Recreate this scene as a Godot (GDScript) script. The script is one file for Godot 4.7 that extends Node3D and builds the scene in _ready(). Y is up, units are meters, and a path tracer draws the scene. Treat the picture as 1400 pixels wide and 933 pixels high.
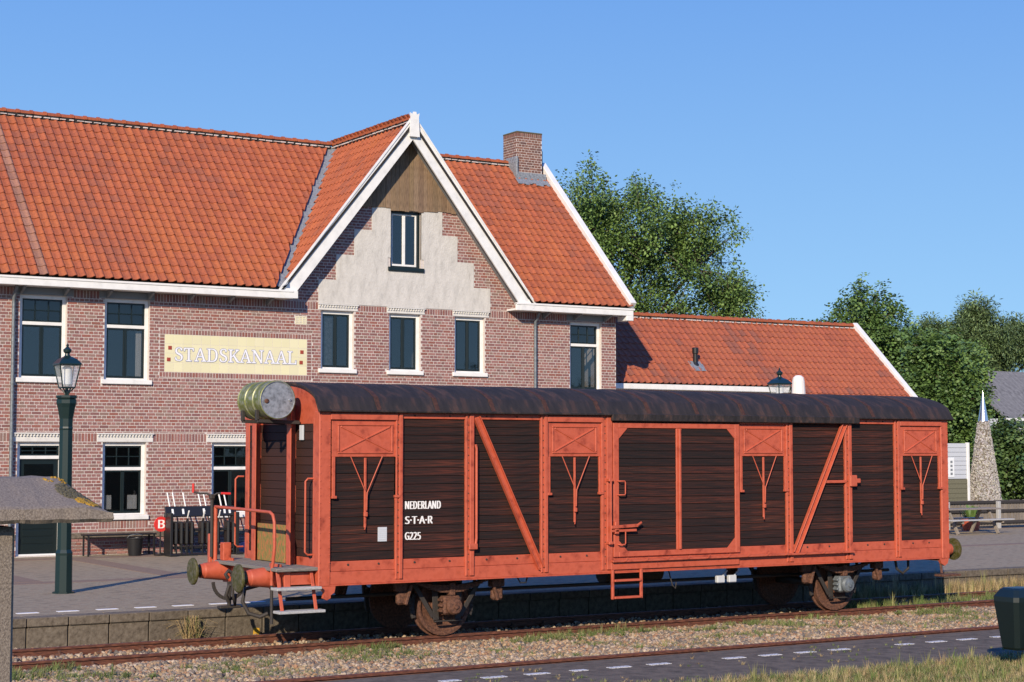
extends Node3D
# Railway station with a goods wagon. X runs along the track, -Z towards the station, rail top is y = 0.

class Geo:
	var v := PackedVector3Array()
	var n := PackedVector3Array()
	var c := PackedColorArray()
	var col := Color(1, 1, 1)
	func tri(a: Vector3, b: Vector3, d: Vector3, na: Vector3, nb: Vector3, nd: Vector3) -> void:
		if (b - a).cross(d - a).dot(na + nb + nd) > 0.0:
			v.append(a); v.append(d); v.append(b); n.append(na); n.append(nd); n.append(nb)
		else:
			v.append(a); v.append(b); v.append(d); n.append(na); n.append(nb); n.append(nd)
		c.append(col); c.append(col); c.append(col)
	func quad(a: Vector3, b: Vector3, d: Vector3, e: Vector3, nn: Vector3) -> void:
		tri(a, b, d, nn, nn, nn); tri(a, d, e, nn, nn, nn)
	func flat(a: Vector3, b: Vector3, d: Vector3, e: Vector3, up: Vector3) -> void:
		var nn := (b - a).cross(d - a)
		if nn.length_squared() < 1e-14: nn = (d - a).cross(e - a)
		nn = nn.normalized()
		if nn.dot(up) < 0.0: nn = -nn
		quad(a, b, d, e, nn)
	func obox(O: Vector3, U: Vector3, V: Vector3, N: Vector3, u0: float, u1: float, v0: float, v1: float, d0: float, d1: float, back := true) -> void:
		var p := []
		for k in 8:
			p.append(O + U * (u1 if k & 1 else u0) + V * (v1 if k & 2 else v0) + N * (d1 if k & 4 else d0))
		quad(p[4], p[5], p[7], p[6], N)
		if back: quad(p[0], p[1], p[3], p[2], -N)
		quad(p[0], p[2], p[6], p[4], -U); quad(p[1], p[3], p[7], p[5], U)
		quad(p[0], p[1], p[5], p[4], -V); quad(p[2], p[3], p[7], p[6], V)
	func box(x0: float, x1: float, y0: float, y1: float, z0: float, z1: float) -> void:
		obox(Vector3.ZERO, Vector3.RIGHT, Vector3.UP, Vector3.BACK, x0, x1, y0, y1, z0, z1)
	# chamfered box
	func cb(x0: float, x1: float, y0: float, y1: float, z0: float, z1: float, ch := 0.008) -> void:
		cbox(Transform3D(Basis(), Vector3((x0 + x1) / 2, (y0 + y1) / 2, (z0 + z1) / 2)), Vector3(x1 - x0, y1 - y0, z1 - z0), ch)
	func cbox(T: Transform3D, size: Vector3, ch: float) -> void:
		var h := size / 2
		ch = min(ch, min(h.x, min(h.y, h.z)) * 0.9)
		var f := func(a: int, sg: Vector3) -> Vector3:
			var q := Vector3(h.x - ch, h.y - ch, h.z - ch)
			q[a] = h[a]
			return T * (q * sg)
		for a in 3:
			var b := (a + 1) % 3
			var d := (a + 2) % 3
			for s in [-1.0, 1.0]:
				var pts := []
				for k in [[-1, -1], [1, -1], [1, 1], [-1, 1]]:
					var sg := Vector3.ONE
					sg[a] = s; sg[b] = k[0]; sg[d] = k[1]
					pts.append(f.call(a, sg))
				var nn := Vector3.ZERO
				nn[a] = s
				quad(pts[0], pts[1], pts[2], pts[3], T.basis * nn)
				for s2 in [-1.0, 1.0]:
					var s0 := Vector3.ONE
					s0[a] = s; s0[b] = s2; s0[d] = -1.0
					var s1 := s0
					s1[d] = 1.0
					var ne := Vector3.ZERO
					ne[a] = s; ne[b] = s2
					quad(f.call(a, s0), f.call(a, s1), f.call(b, s1), f.call(b, s0), (T.basis * ne).normalized())
		for k in 8:
			var sg := Vector3(1 if k & 1 else -1, 1 if k & 2 else -1, 1 if k & 4 else -1)
			var nn := (T.basis * sg).normalized()
			tri(f.call(0, sg), f.call(1, sg), f.call(2, sg), nn, nn, nn)
	# bar between two points, width w (sideways), height h (along up)
	func bar(a: Vector3, b: Vector3, w: float, h: float, up := Vector3.UP, ch := 0.004) -> void:
		var z := (b - a).normalized()
		var x := up.cross(z).normalized()
		var y := z.cross(x)
		cbox(Transform3D(Basis(x, y, z), (a + b) / 2), Vector3(w, h, (b - a).length()), ch)
	func tube(pts: Array, r: float, seg := 8, r2 := -1.0, caps := true) -> void:
		if r2 < 0.0: r2 = r
		var rings := []
		var norms := []
		var side := Vector3.ZERO
		for i in pts.size():
			var t: Vector3 = (pts[min(i + 1, pts.size() - 1)] - pts[max(i - 1, 0)]).normalized()
			if i == 0:
				side = t.cross(Vector3(0.31, 0.92, 0.23)).normalized()
			else:
				side = (side - t * side.dot(t)).normalized()
			var up := t.cross(side)
			var rr: float = lerp(r, r2, float(i) / max(1, pts.size() - 1))
			var ring := []
			var nr := []
			for k in seg:
				var a := TAU * k / seg
				var d := side * cos(a) + up * sin(a)
				ring.append(pts[i] + d * rr); nr.append(d)
			rings.append(ring); norms.append(nr)
		for i in pts.size() - 1:
			for k in seg:
				var j := (k + 1) % seg
				tri(rings[i][k], rings[i][j], rings[i + 1][j], norms[i][k], norms[i][j], norms[i + 1][j])
				tri(rings[i][k], rings[i + 1][j], rings[i + 1][k], norms[i][k], norms[i + 1][j], norms[i + 1][k])
		if caps:
			for e in [0, pts.size() - 1]:
				var nn: Vector3 = (pts[0] - pts[1]).normalized() if e == 0 else (pts[e] - pts[e - 1]).normalized()
				for k in range(1, seg - 1):
					tri(rings[e][0], rings[e][k], rings[e][k + 1], nn, nn, nn)
	# profile [[radius, height]...] turned about the y axis of T
	func lathe(prof: Array, T: Transform3D, seg := 20, smooth := true) -> void:
		for i in prof.size() - 1:
			var r0: float = prof[i][0]
			var y0: float = prof[i][1]
			var r1: float = prof[i + 1][0]
			var y1: float = prof[i + 1][1]
			var nl := Vector2(y1 - y0, r0 - r1).normalized()
			for k in seg:
				var a0 := TAU * k / seg
				var a1 := TAU * (k + 1) / seg
				var am := (a0 + a1) / 2
				var d0 := Vector3(cos(a0), 0, sin(a0))
				var d1 := Vector3(cos(a1), 0, sin(a1))
				var dm := Vector3(cos(am), 0, sin(am))
				var n0: Vector3 = T.basis * ((d0 if smooth else dm) * nl.x + Vector3.UP * nl.y)
				var n1: Vector3 = T.basis * ((d1 if smooth else dm) * nl.x + Vector3.UP * nl.y)
				var A: Vector3 = T * (d0 * r0 + Vector3.UP * y0)
				var B: Vector3 = T * (d1 * r0 + Vector3.UP * y0)
				var D: Vector3 = T * (d1 * r1 + Vector3.UP * y1)
				var E: Vector3 = T * (d0 * r1 + Vector3.UP * y1)
				if r0 > 0.0: tri(A, B, D, n0, n1, n1)
				if r1 > 0.0: tri(A, D, E, n0, n1, n0)
	func add(g: Geo, T: Transform3D, tint := Color(1, 1, 1)) -> void:
		v.append_array(T * g.v)
		n.append_array(Transform3D(T.basis, Vector3.ZERO) * g.n)
		var cc := PackedColorArray()
		cc.resize(g.v.size())
		cc.fill(tint)
		c.append_array(cc)
	# upright prism: outline in the x-y plane from z0 to z1
	func prism(poly: Array, z0: float, z1: float) -> void:
		var p2 := PackedVector2Array(poly)
		var idx := Geometry2D.triangulate_polygon(p2)
		for i in range(0, idx.size(), 3):
			for z in [z0, z1]:
				var nn := Vector3.BACK if z == max(z0, z1) else Vector3.FORWARD
				tri(Vector3(p2[idx[i]].x, p2[idx[i]].y, z), Vector3(p2[idx[i + 1]].x, p2[idx[i + 1]].y, z), Vector3(p2[idx[i + 2]].x, p2[idx[i + 2]].y, z), nn, nn, nn)
		var area := 0.0
		for i in p2.size():
			var a := p2[i]
			var b := p2[(i + 1) % p2.size()]
			area += a.x * b.y - b.x * a.y
		for i in p2.size():
			var a := p2[i]
			var b := p2[(i + 1) % p2.size()]
			var e := (b - a).normalized() * (1.0 if area > 0 else -1.0)
			quad(Vector3(a.x, a.y, z0), Vector3(b.x, b.y, z0), Vector3(b.x, b.y, z1), Vector3(a.x, a.y, z1), Vector3(e.y, -e.x, 0))
	func mesh(o := Vector3.ZERO) -> ArrayMesh:
		var arr := []
		arr.resize(Mesh.ARRAY_MAX)
		arr[Mesh.ARRAY_VERTEX] = Transform3D(Basis(), -o) * v
		arr[Mesh.ARRAY_NORMAL] = n
		arr[Mesh.ARRAY_COLOR] = c
		var m := ArrayMesh.new()
		m.add_surface_from_arrays(Mesh.PRIMITIVE_TRIANGLES, arr)
		return m

var M := {}
var org := {}
var used := {}
var rng := RandomNumberGenerator.new()

func numbered(called: String) -> String:
	used[called] = used.get(called, -1) + 1
	return called if used[called] == 0 else "%s_%03d" % [called, used[called]]
func thing(called: String, label: String, category: String, at := Vector3.ZERO, group := "") -> Node3D:
	var o := Node3D.new()
	o.name = numbered(called)
	add_child(o)
	o.position = at
	org[o] = at
	o.set_meta("label", label)
	o.set_meta("category", category)
	if group: o.set_meta("group", group)
	return o
func structure(called: String) -> Node3D:
	var o := Node3D.new()
	o.name = numbered(called)
	add_child(o)
	org[o] = Vector3.ZERO
	o.set_meta("kind", "structure")
	return o
func put(mesh: Mesh, called: String, m: Material, parent: Node3D, at: Vector3) -> MeshInstance3D:
	var o := MeshInstance3D.new()
	o.mesh = mesh
	o.material_override = m
	o.name = called
	parent.add_child(o, true)
	o.position = at - org[parent]
	org[o] = at
	return o
func part(g: Geo, called: String, m: Material, parent: Node3D, at = null) -> MeshInstance3D:
	var o: Vector3 = org[parent] if at == null else at
	return put(g.mesh(o), called, m, parent, o)
func many(mesh: Mesh, xf: Array, cols: Array, m: Material, called: String, parent: Node3D) -> MultiMeshInstance3D:
	var mm := MultiMesh.new()
	mm.transform_format = MultiMesh.TRANSFORM_3D
	mm.use_colors = true
	mm.mesh = mesh
	mm.instance_count = xf.size()
	for i in xf.size():
		mm.set_instance_transform(i, xf[i])
		mm.set_instance_color(i, cols[i])
	var o := MultiMeshInstance3D.new()
	o.multimesh = mm
	o.material_override = m
	o.name = called
	parent.add_child(o, true)
	if parent != self: o.position = -org[parent]
	org[o] = Vector3.ZERO
	return o
func copy(o: Node3D, at: Vector3, label: String, called: String) -> Node3D:
	var r: Node3D = o.duplicate()
	r.name = numbered(called)
	add_child(r)
	r.position = at
	r.set_meta("label", label)
	return r

# ---------------------------------------------------------------- materials
func ntex(sd: int, freq: float, oct: int, stops: Array, size := 512, kind := FastNoiseLite.TYPE_SIMPLEX_SMOOTH) -> NoiseTexture2D:
	var f := FastNoiseLite.new()
	f.seed = sd
	f.noise_type = kind
	f.frequency = freq
	f.fractal_octaves = oct
	f.fractal_gain = 0.6
	var g := Gradient.new()
	var off := PackedFloat32Array()
	var cs := PackedColorArray()
	for s in stops:
		off.append(s[0]); cs.append(s[1])
	g.offsets = off
	g.colors = cs
	var t := NoiseTexture2D.new()
	t.width = size
	t.height = size
	t.seamless = true
	t.noise = f
	t.color_ramp = g
	return t
func grey(x: float) -> Color:
	return Color(x, x, x)
func ntexn(sd: int, freq: float, oct: int, strength: float) -> NoiseTexture2D:
	var t := ntex(sd, freq, oct, [[0.0, Color.BLACK], [1.0, Color.WHITE]])
	t.color_ramp = null
	t.as_normal_map = true
	t.bump_strength = strength
	return t
func mat(called: String, base: Color, rough: float, tex: Texture2D = null, scale := Vector3.ONE, metal := 0.0, nrm: Texture2D = null, ns := 1.0) -> StandardMaterial3D:
	var m := StandardMaterial3D.new()
	m.resource_name = called
	m.albedo_color = base.linear_to_srgb()
	m.roughness = rough
	m.metallic = metal
	m.vertex_color_use_as_albedo = true
	if tex or nrm:
		m.uv1_triplanar = true
		m.uv1_world_triplanar = true
		m.uv1_scale = scale
	if tex: m.albedo_texture = tex
	if nrm:
		m.normal_enabled = true
		m.normal_texture = nrm
		m.normal_scale = ns
	M[called] = m
	return m
func L(r: float, g: float, b: float) -> Color:
	return Color(r, g, b)
func materials() -> void:
	var fine := ntex(1, 0.03, 4, [[0.0, grey(0.72)], [0.5, grey(0.9)], [1.0, grey(1.0)]])
	var patch := ntex(2, 0.012, 5, [[0.0, grey(0.62)], [0.45, grey(0.85)], [1.0, grey(1.0)]])
	var bump := ntexn(3, 0.06, 4, 4.0)
	var grain := ntex(5, 0.02, 4, [[0.0, Color8(26, 18, 16)], [0.40, Color8(48, 31, 25)], [0.58, Color8(80, 44, 31)], [0.76, Color8(116, 60, 40)], [1.0, Color8(140, 98, 76)]])
	var paint := ntex(6, 0.02, 5, [[0.0, Color8(158, 136, 128)], [0.15, Color8(206, 192, 186)], [0.32, Color8(238, 232, 228)], [0.55, grey(1.0)], [0.8, Color8(244, 236, 226)], [1.0, Color8(212, 214, 206)]])
	var rust := ntex(7, 0.03, 5, [[0.0, Color8(58, 40, 32)], [0.45, Color8(104, 70, 54)], [0.75, Color8(132, 92, 70)], [1.0, Color8(100, 80, 70)]])
	var roofn := ntex(8, 0.016, 5, [[0.0, Color8(34, 30, 31)], [0.45, Color8(56, 50, 50)], [0.62, Color8(70, 60, 58)], [0.78, Color8(110, 80, 68)], [1.0, Color8(124, 94, 82)]])
	var mossy := ntex(9, 0.015, 5, [[0.0, Color8(84, 92, 40)], [0.45, Color8(124, 130, 62)], [0.62, Color8(146, 148, 118)], [1.0, Color8(176, 178, 176)]])
	var asph := ntex(10, 0.012, 6, [[0.0, Color8(98, 94, 92)], [0.4, Color8(132, 128, 125)], [0.65, Color8(150, 145, 142)], [1.0, Color8(166, 158, 150)]])
	var pave := ntex(25, 0.014, 6, [[0.0, Color8(120, 108, 98)], [0.35, Color8(160, 150, 138)], [0.55, Color8(182, 175, 163)], [0.75, Color8(168, 152, 138)], [1.0, Color8(198, 190, 176)]])
	var conc := ntex(11, 0.02, 6, [[0.0, Color8(120, 112, 102)], [0.4, Color8(160, 153, 143)], [1.0, Color8(196, 190, 180)]])
	var speck := ntex(12, 0.12, 3, [[0.0, grey(0.55)], [0.5, grey(0.85)], [1.0, grey(1.0)]])
	var soil := ntex(13, 0.03, 5, [[0.0, Color8(92, 78, 60)], [0.5, Color8(130, 112, 90)], [1.0, Color8(165, 148, 122)]])
	var turf := ntex(14, 0.02, 5, [[0.0, Color8(80, 82, 40)], [0.5, Color8(112, 108, 60)], [1.0, Color8(150, 134, 86)]])
	var green_streak := ntex(15, 0.02, 4, [[0.0, Color8(96, 104, 50)], [0.45, Color8(140, 126, 66)], [0.65, Color8(184, 112, 66)], [1.0, Color8(204, 92, 62)]])
	var stain := ntex(16, 0.01, 5, [[0.0, grey(0.90)], [0.4, grey(0.96)], [1.0, grey(1.0)]])
	var stucc := ntex(23, 0.012, 5, [[0.0, grey(0.86)], [0.35, grey(0.94)], [1.0, grey(1.0)]])
	mat("brick", L(1, 1, 1), 0.9, fine, Vector3(3, 3, 3), 0, bump, 0.5)
	mat("mortar", L(0.76, 0.69, 0.64), 0.95, fine, Vector3(2, 2, 2))
	mat("tile", L(1, 1, 1), 0.75, fine, Vector3(0.9, 0.9, 0.9), 0, bump, 0.3)
	mat("white", L(0.82, 0.82, 0.79), 0.45, stain, Vector3(0.5, 0.5, 0.5))
	mat("dentil", L(0.70, 0.69, 0.65), 0.8, stain, Vector3(0.7, 0.7, 0.7))
	mat("grey_panel", L(0.20, 0.22, 0.23), 0.6)
	mat("stucco", L(0.62, 0.60, 0.555), 0.95, stucc, Vector3(0.7, 0.25, 0.7), 0, bump, 0.4)
	mat("clad", L(0.34, 0.235, 0.15), 0.85, ntex(17, 0.02, 4, [[0.0, grey(0.6)], [0.5, grey(0.85)], [1.0, grey(1.0)]]), Vector3(5, 0.4, 5))
	mat("dark_green", L(0.007, 0.014, 0.014), 0.35)
	mat("lamp_green", L(0.008, 0.023, 0.022), 0.35)
	mat("zinc", L(0.24, 0.275, 0.30), 0.5, patch, Vector3(1.5, 1.5, 1.5), 0.3)
	mat("lead", L(0.36, 0.39, 0.42), 0.6, patch, Vector3(2, 2, 2), 0.2)
	mat("dark", L(0.02, 0.018, 0.017), 0.9)
	mat("room", L(0.22, 0.21, 0.19), 0.9)
	mat("curtain", L(0.75, 0.74, 0.70), 0.9)
	mat("paper", L(0.75, 0.78, 0.78), 0.8)
	mat("yellow_tile", L(0.76, 0.715, 0.47), 0.25)
	mat("joint", L(0.20, 0.21, 0.15), 0.9)
	mat("letter_white", L(0.82, 0.83, 0.86), 0.35)
	mat("letter_edge", L(0.20, 0.21, 0.34), 0.5)
	mat("red_tile", L(0.33, 0.055, 0.03), 0.3)
	mat("plank", L(0.62, 0.53, 0.45), 0.85, grain, Vector3(0.13, 8, 8), 0, ntexn(18, 0.03, 3, 3.0), 0.5)
	mat("orange", L(0.51, 0.105, 0.053), 0.5, paint, Vector3(0.3, 0.3, 0.3))
	mat("orange_mossy", L(0.9, 0.9, 0.9), 0.7, green_streak, Vector3(2.2, 0.8, 2.2))
	mat("wagon_roof", L(0.44, 0.43, 0.43), 0.8, roofn, Vector3(0.5, 0.22, 0.22), 0, bump, 0.3)
	mat("seam", L(0.34, 0.27, 0.25), 0.8, rust, Vector3(0.9, 0.9, 0.9))
	mat("iron", L(0.045, 0.038, 0.034), 0.7, fine, Vector3(2, 2, 2))
	mat("rusty", L(0.75, 0.72, 0.70), 0.8, rust, Vector3(1.2, 1.2, 1.2), 0, bump, 0.5)
	mat("railrust", L(0.80, 0.62, 0.55), 0.65, rust, Vector3(0.4, 3, 3))
	mat("buffer_face", L(0.36, 0.31, 0.27), 0.6, mossy, Vector3(1.6, 1.6, 1.6), 0.2)
	mat("drum", L(0.85, 0.85, 0.85), 0.45, mossy, Vector3(0.5, 1.2, 1.1), 0.3)
	mat("drum_lid", L(0.42, 0.44, 0.47), 0.45, patch, Vector3(1.5, 1.5, 1.5), 0.35)
	mat("old_wood", L(0.33, 0.30, 0.26), 0.9, ntex(19, 0.02, 4, [[0.0, grey(0.55)], [1.0, grey(1.0)]]), Vector3(0.6, 6, 6))
	mat("grey_wood", L(0.50, 0.50, 0.49), 0.85, fine, Vector3(1, 4, 4))
	mat("letters", L(0.82, 0.81, 0.78), 0.6)
	mat("platform", L(0.70, 0.635, 0.49), 0.95, pave, Vector3(0.3, 0.3, 0.7), 0, bump, 0.4)
	mat("clinker", L(0.34, 0.235, 0.165), 0.95, speck, Vector3(1.5, 1.5, 1.5))
	mat("asphalt", L(0.44, 0.375, 0.285), 0.95, asph, Vector3(0.5, 0.5, 0.5), 0, bump, 0.5)
	mat("concrete", L(0.38, 0.345, 0.30), 0.95, conc, Vector3(0.8, 0.8, 0.8), 0, bump, 0.5)
	mat("rough_concrete", L(0.70, 0.65, 0.60), 1.0, ntex(20, 0.09, 5, [[0.0, Color8(84, 79, 74)], [0.35, Color8(134, 127, 120)], [0.6, Color8(154, 147, 139)], [1.0, Color8(184, 177, 168)]]), Vector3(1.6, 1.6, 1.6), 0, ntexn(21, 0.2, 3, 4.0), 0.7)
	mat("white_paint", L(0.82, 0.82, 0.80), 0.8, stain, Vector3(2, 2, 2))
	mat("worn_paint", L(0.78, 0.77, 0.74), 0.85, ntex(24, 0.035, 4, [[0.0, grey(0.5)], [0.36, grey(0.62)], [0.5, grey(0.95)], [1.0, grey(1.0)]]), Vector3(1.3, 1.3, 1.3))
	mat("ballast_bed", L(0.80, 0.78, 0.75), 1.0, soil, Vector3(1.2, 1.2, 1.2))
	mat("turf", L(0.42, 0.42, 0.40), 1.0, turf, Vector3(0.5, 0.5, 0.5))
	mat("stone", L(1, 1, 1), 0.9)
	var gm := mat("grass", L(1, 1, 1), 0.8)
	gm.backlight = Color(0.25, 0.3, 0.1)
	var lm := mat("leaf", L(1, 1, 1), 0.6)
	lm.backlight = Color(0.35, 0.48, 0.12)
	mat("bark", L(0.13, 0.105, 0.08), 0.95, fine, Vector3(2, 2, 2))
	mat("steel", L(0.72, 0.72, 0.73), 0.25, null, Vector3.ONE, 0.9)
	mat("house_roof", L(0.25, 0.245, 0.24), 0.85, patch, Vector3(0.5, 0.5, 0.5))
	mat("red", L(0.62, 0.035, 0.03), 0.4)
	mat("black", L(0.014, 0.014, 0.015), 0.4)
	mat("fence_wood", L(0.30, 0.26, 0.22), 0.9, fine, Vector3(2, 0.6, 2))
	mat("olive", L(0.20, 0.19, 0.12), 0.8, fine, Vector3(1, 3, 1))
	mat("pale_cladding", L(0.52, 0.55, 0.58), 0.7)
	mat("lichen", L(0.62, 0.36, 0.04), 1.0, speck, Vector3(4, 4, 4))
	mat("moss", L(0.16, 0.145, 0.09), 1.0, speck, Vector3(4, 4, 4))
	mat("blue_cloth", L(0.13, 0.18, 0.30), 0.8)
	mat("parasol_cloth", L(0.72, 0.69, 0.66), 0.9)
	var gl := mat("glass", L(0.02, 0.03, 0.035), 0.015)
	gl.vertex_color_use_as_albedo = false
	gl.transparency = BaseMaterial3D.TRANSPARENCY_ALPHA
	gl.albedo_color = Color(0.05, 0.07, 0.08, 0.35)
	gl.metallic_specular = 1.0
	gl.clearcoat_enabled = true
	gl.clearcoat = 1.0
	gl.clearcoat_roughness = 0.03
	var lg := mat("lamp_glass", L(0.8, 0.82, 0.82), 0.05)
	lg.vertex_color_use_as_albedo = false
	lg.transparency = BaseMaterial3D.TRANSPARENCY_ALPHA
	lg.albedo_color = Color(0.85, 0.87, 0.87, 0.22)

func _ready() -> void:
	rng.seed = 4711
	# camera
	var cam := Camera3D.new()
	cam.name = "camera"
	add_child(cam)
	cam.position = Vector3(-13.23, 2.803, 24.081)
	cam.rotation = Vector3(0.0642, -0.5564, 0)
	cam.fov = 22.32
	cam.far = 3000.0
	cam.current = true
	# sky and sun
	var env := Environment.new()
	env.background_mode = Environment.BG_SKY
	var sm := ProceduralSkyMaterial.new()
	sm.sky_top_color = Color(0.07, 0.41, 0.83)
	sm.sky_horizon_color = Color(0.65, 0.84, 0.97)
	sm.sky_curve = 0.2
	sm.ground_horizon_color = Color(0.62, 0.68, 0.72)
	sm.ground_bottom_color = Color(0.25, 0.23, 0.2)
	sm.sun_angle_max = 1.0
	var sky := Sky.new()
	sky.sky_material = sm
	env.sky = sky
	env.tonemap_mode = Environment.TONE_MAPPER_LINEAR
	env.tonemap_exposure = 1.1
	env.sdfgi_enabled = true
	env.ssao_enabled = true
	env.ssil_enabled = true
	var we := WorldEnvironment.new()
	we.name = "world_environment"
	we.environment = env
	add_child(we)
	var sun := DirectionalLight3D.new()
	sun.name = "sun"
	add_child(sun)
	var az := deg_to_rad(45.5)
	var alt := deg_to_rad(23.5)
	sun.look_at_from_position(Vector3.ZERO, Vector3(cos(az) * cos(alt), -sin(alt), -sin(az) * cos(alt)))
	sun.light_energy = 1.6
	sun.light_color = Color(1.0, 0.93, 0.83)
	sun.light_angular_distance = 0.5
	sun.shadow_enabled = true
	materials()
	ground()
	tracks()
	station()
	annex()
	wagon()
	platform_things()
	far_things()
	near_things()
	vegetation()

# ---------------------------------------------------------------- ground
func ground() -> void:
	var g := Geo.new()
	g.quad(Vector3(-900, -0.2, -1500), Vector3(1500, -0.2, -1500), Vector3(1500, -0.2, 900), Vector3(-900, -0.2, 900), Vector3.UP)
	part(g, "ground_sheet", M.turf, structure("ground"))
	# ballast bed: gently uneven
	var bed := structure("ballast_bed")
	g = Geo.new()
	var f := FastNoiseLite.new()
	f.seed = 3
	f.frequency = 0.5
	var zs := [-1.72, -1.2, -0.9, -0.6, 0.0, 0.6, 0.9, 1.5, 2.2, 3.0, 3.8, 4.5, 4.93]
	var hy := func(x: float, z: float) -> float:
		var b := -0.13
		if z > 1.0: b = lerp(-0.13, -0.03, clampf((z - 1.0) / 3.9, 0, 1))
		return b + f.get_noise_2d(x, z * 1.5) * 0.035
	for i in 160:
		var xa := -14.0 + i * 0.4
		for j in zs.size() - 1:
			var p := []
			for q in [[xa, zs[j]], [xa + 0.4, zs[j]], [xa + 0.4, zs[j + 1]], [xa, zs[j + 1]]]:
				p.append(Vector3(q[0], hy.call(q[0], q[1]), q[1]))
			g.flat(p[0], p[1], p[2], p[3], Vector3.UP)
	part(g, "bed", M.ballast_bed, bed)
	# loose stones
	var st := Geo.new()
	var ico := []
	for k in 12:
		ico.append(Vector3(rng.randf_range(-1, 1), rng.randf_range(-0.7, 0.7), rng.randf_range(-1, 1)).normalized() * rng.randf_range(0.8, 1.1))
	var t := [[0, 1, 2]]
	# octahedral pebble with uneven corners
	var ax := [Vector3(1.1, 0.1, 0), Vector3(-0.9, -0.05, 0.1), Vector3(0.1, 0.7, 0.1), Vector3(0, -0.6, 0), Vector3(0.15, 0, 1), Vector3(-0.1, 0.15, -0.9)]
	for a in [0, 1]:
		for b in [2, 3]:
			for d in [4, 5]:
				var A: Vector3 = ax[a]
				var B: Vector3 = ax[b]
				var D: Vector3 = ax[d]
				var ab := (A + B).normalized() * 0.82
				var bd := (B + D).normalized() * 0.8
				var ad := (A + D).normalized() * 0.9
				for q in [[A, ab, ad], [B, ab, bd], [D, ad, bd], [ab, bd, ad]]:
					var nn: Vector3 = (q[0] + q[1] + q[2]).normalized()
					st.tri(q[0], q[1], q[2], nn, nn, nn)
	var xf := []
	var cl := []
	var tones := [L(0.33, 0.225, 0.13), L(0.41, 0.28, 0.155), L(0.21, 0.165, 0.12), L(0.42, 0.32, 0.21), L(0.36, 0.20, 0.11), L(0.16, 0.135, 0.11), L(0.46, 0.36, 0.25)]
	for k in 52000:
		var x := rng.randf_range(-9.0, 16.5)
		var z := rng.randf_range(0.84, 4.9) if k % 4 else rng.randf_range(-1.68, 0.68)
		if abs(abs(z) - 0.7525) < 0.09: continue
		if k % 4 == 0 and x > -2.5 and k % 8: continue
		var s := rng.randf_range(0.018, 0.047)
		xf.append(Transform3D(Basis.from_euler(Vector3(rng.randf() * 6, rng.randf() * 6, rng.randf() * 6)).scaled(Vector3(s, s, s)), Vector3(x, hy.call(x, z) + s * 0.3, z)))
		var tn: Color = tones[rng.randi() % tones.size()]
		var kk := rng.randf_range(0.7, 1.1)
		cl.append(Color(tn.r * kk, tn.g * kk, tn.b * kk))
	var sn := many(st.mesh(), xf, cl, M.stone, "ballast_stones", self)
	sn.set_meta("kind", "stuff")
	sn.set_meta("label", "tan and grey ballast stones lying around the rusty rails")
	sn.set_meta("category", "gravel")
	# station platform
	var pl := structure("platform")
	g = Geo.new()
	g.box(-40, 46, -0.2, 0.34, -60, -2.02)
	part(g, "paving", M.platform, pl)
	for q in [[-40.0, 46.0, -8.75, -8.25], [-40.0, 46.0, -15.9, -15.3]]:
		g = Geo.new()
		g.box(q[0], q[1], 0.30, 0.344, q[2], q[3])
		part(g, "clinker_band", M.clinker, pl)
	for x in [-7.2, -3.6, -0.55, 2.6, 6.2, 9.8, 13.4, 17.0]:
		g = Geo.new()
		g.box(x - 0.28, x + 0.28, 0.30, 0.348, -15.3, -8.75)
		part(g, "clinker_band", M.clinker, pl)
	# edge stones
	for i in 64:
		var x := -12.0 + i * 0.632
		g = Geo.new()
		var tn := rng.randf_range(0.78, 1.0)
		g.col = Color(tn, tn * 0.985, tn * 0.96)
		var dz := rng.randf_range(-0.006, 0.006)
		g.cb(x + 0.006, x + 0.626, 0.205, 0.342 + dz * 0.3, -2.02, -1.68 + dz, 0.012)
		g.cb(x + 0.008, x + 0.624, -0.3, 0.2, -2.0, -1.71 + dz, 0.01)
		part(g, "edge_stone", M.concrete, pl, Vector3(x + 0.316, 0, -1.85))
	for i in 34:
		var x := -9.2 + i * 0.627
		g = Geo.new()
		g.box(x - 0.165, x + 0.165, 0.3402, 0.346, -2.565, -2.435)
		part(g, "white_marking", M.white_paint, pl, Vector3(x, 0.343, -2.5))
	# low paved platform on the near side
	var npf := structure("near_platform")
	g = Geo.new()
	g.box(-30, 40, -0.2, 0.05, 5.02, 7.75)
	part(g, "paving", M.asphalt, npf)
	for i in 24:
		var x := -4.0 + i * 0.627
		if i == 8 or i == 13: continue
		var k := rng.randf_range(0.09, 0.17) if i % 3 == 2 else 0.165
		g = Geo.new()
		g.box(x - k, x + k, 0.0502, 0.056, 5.74, 5.86)
		part(g, "white_marking", M.worn_paint, npf, Vector3(x, 0.053, 5.8))
	g = Geo.new()
	g.quad(Vector3(-40, 0.04, 7.7), Vector3(60, 0.04, 7.7), Vector3(60, 0.04, 40), Vector3(-40, 0.04, 40), Vector3.UP)
	part(g, "verge", M.turf, structure("grass_verge"))

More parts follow.
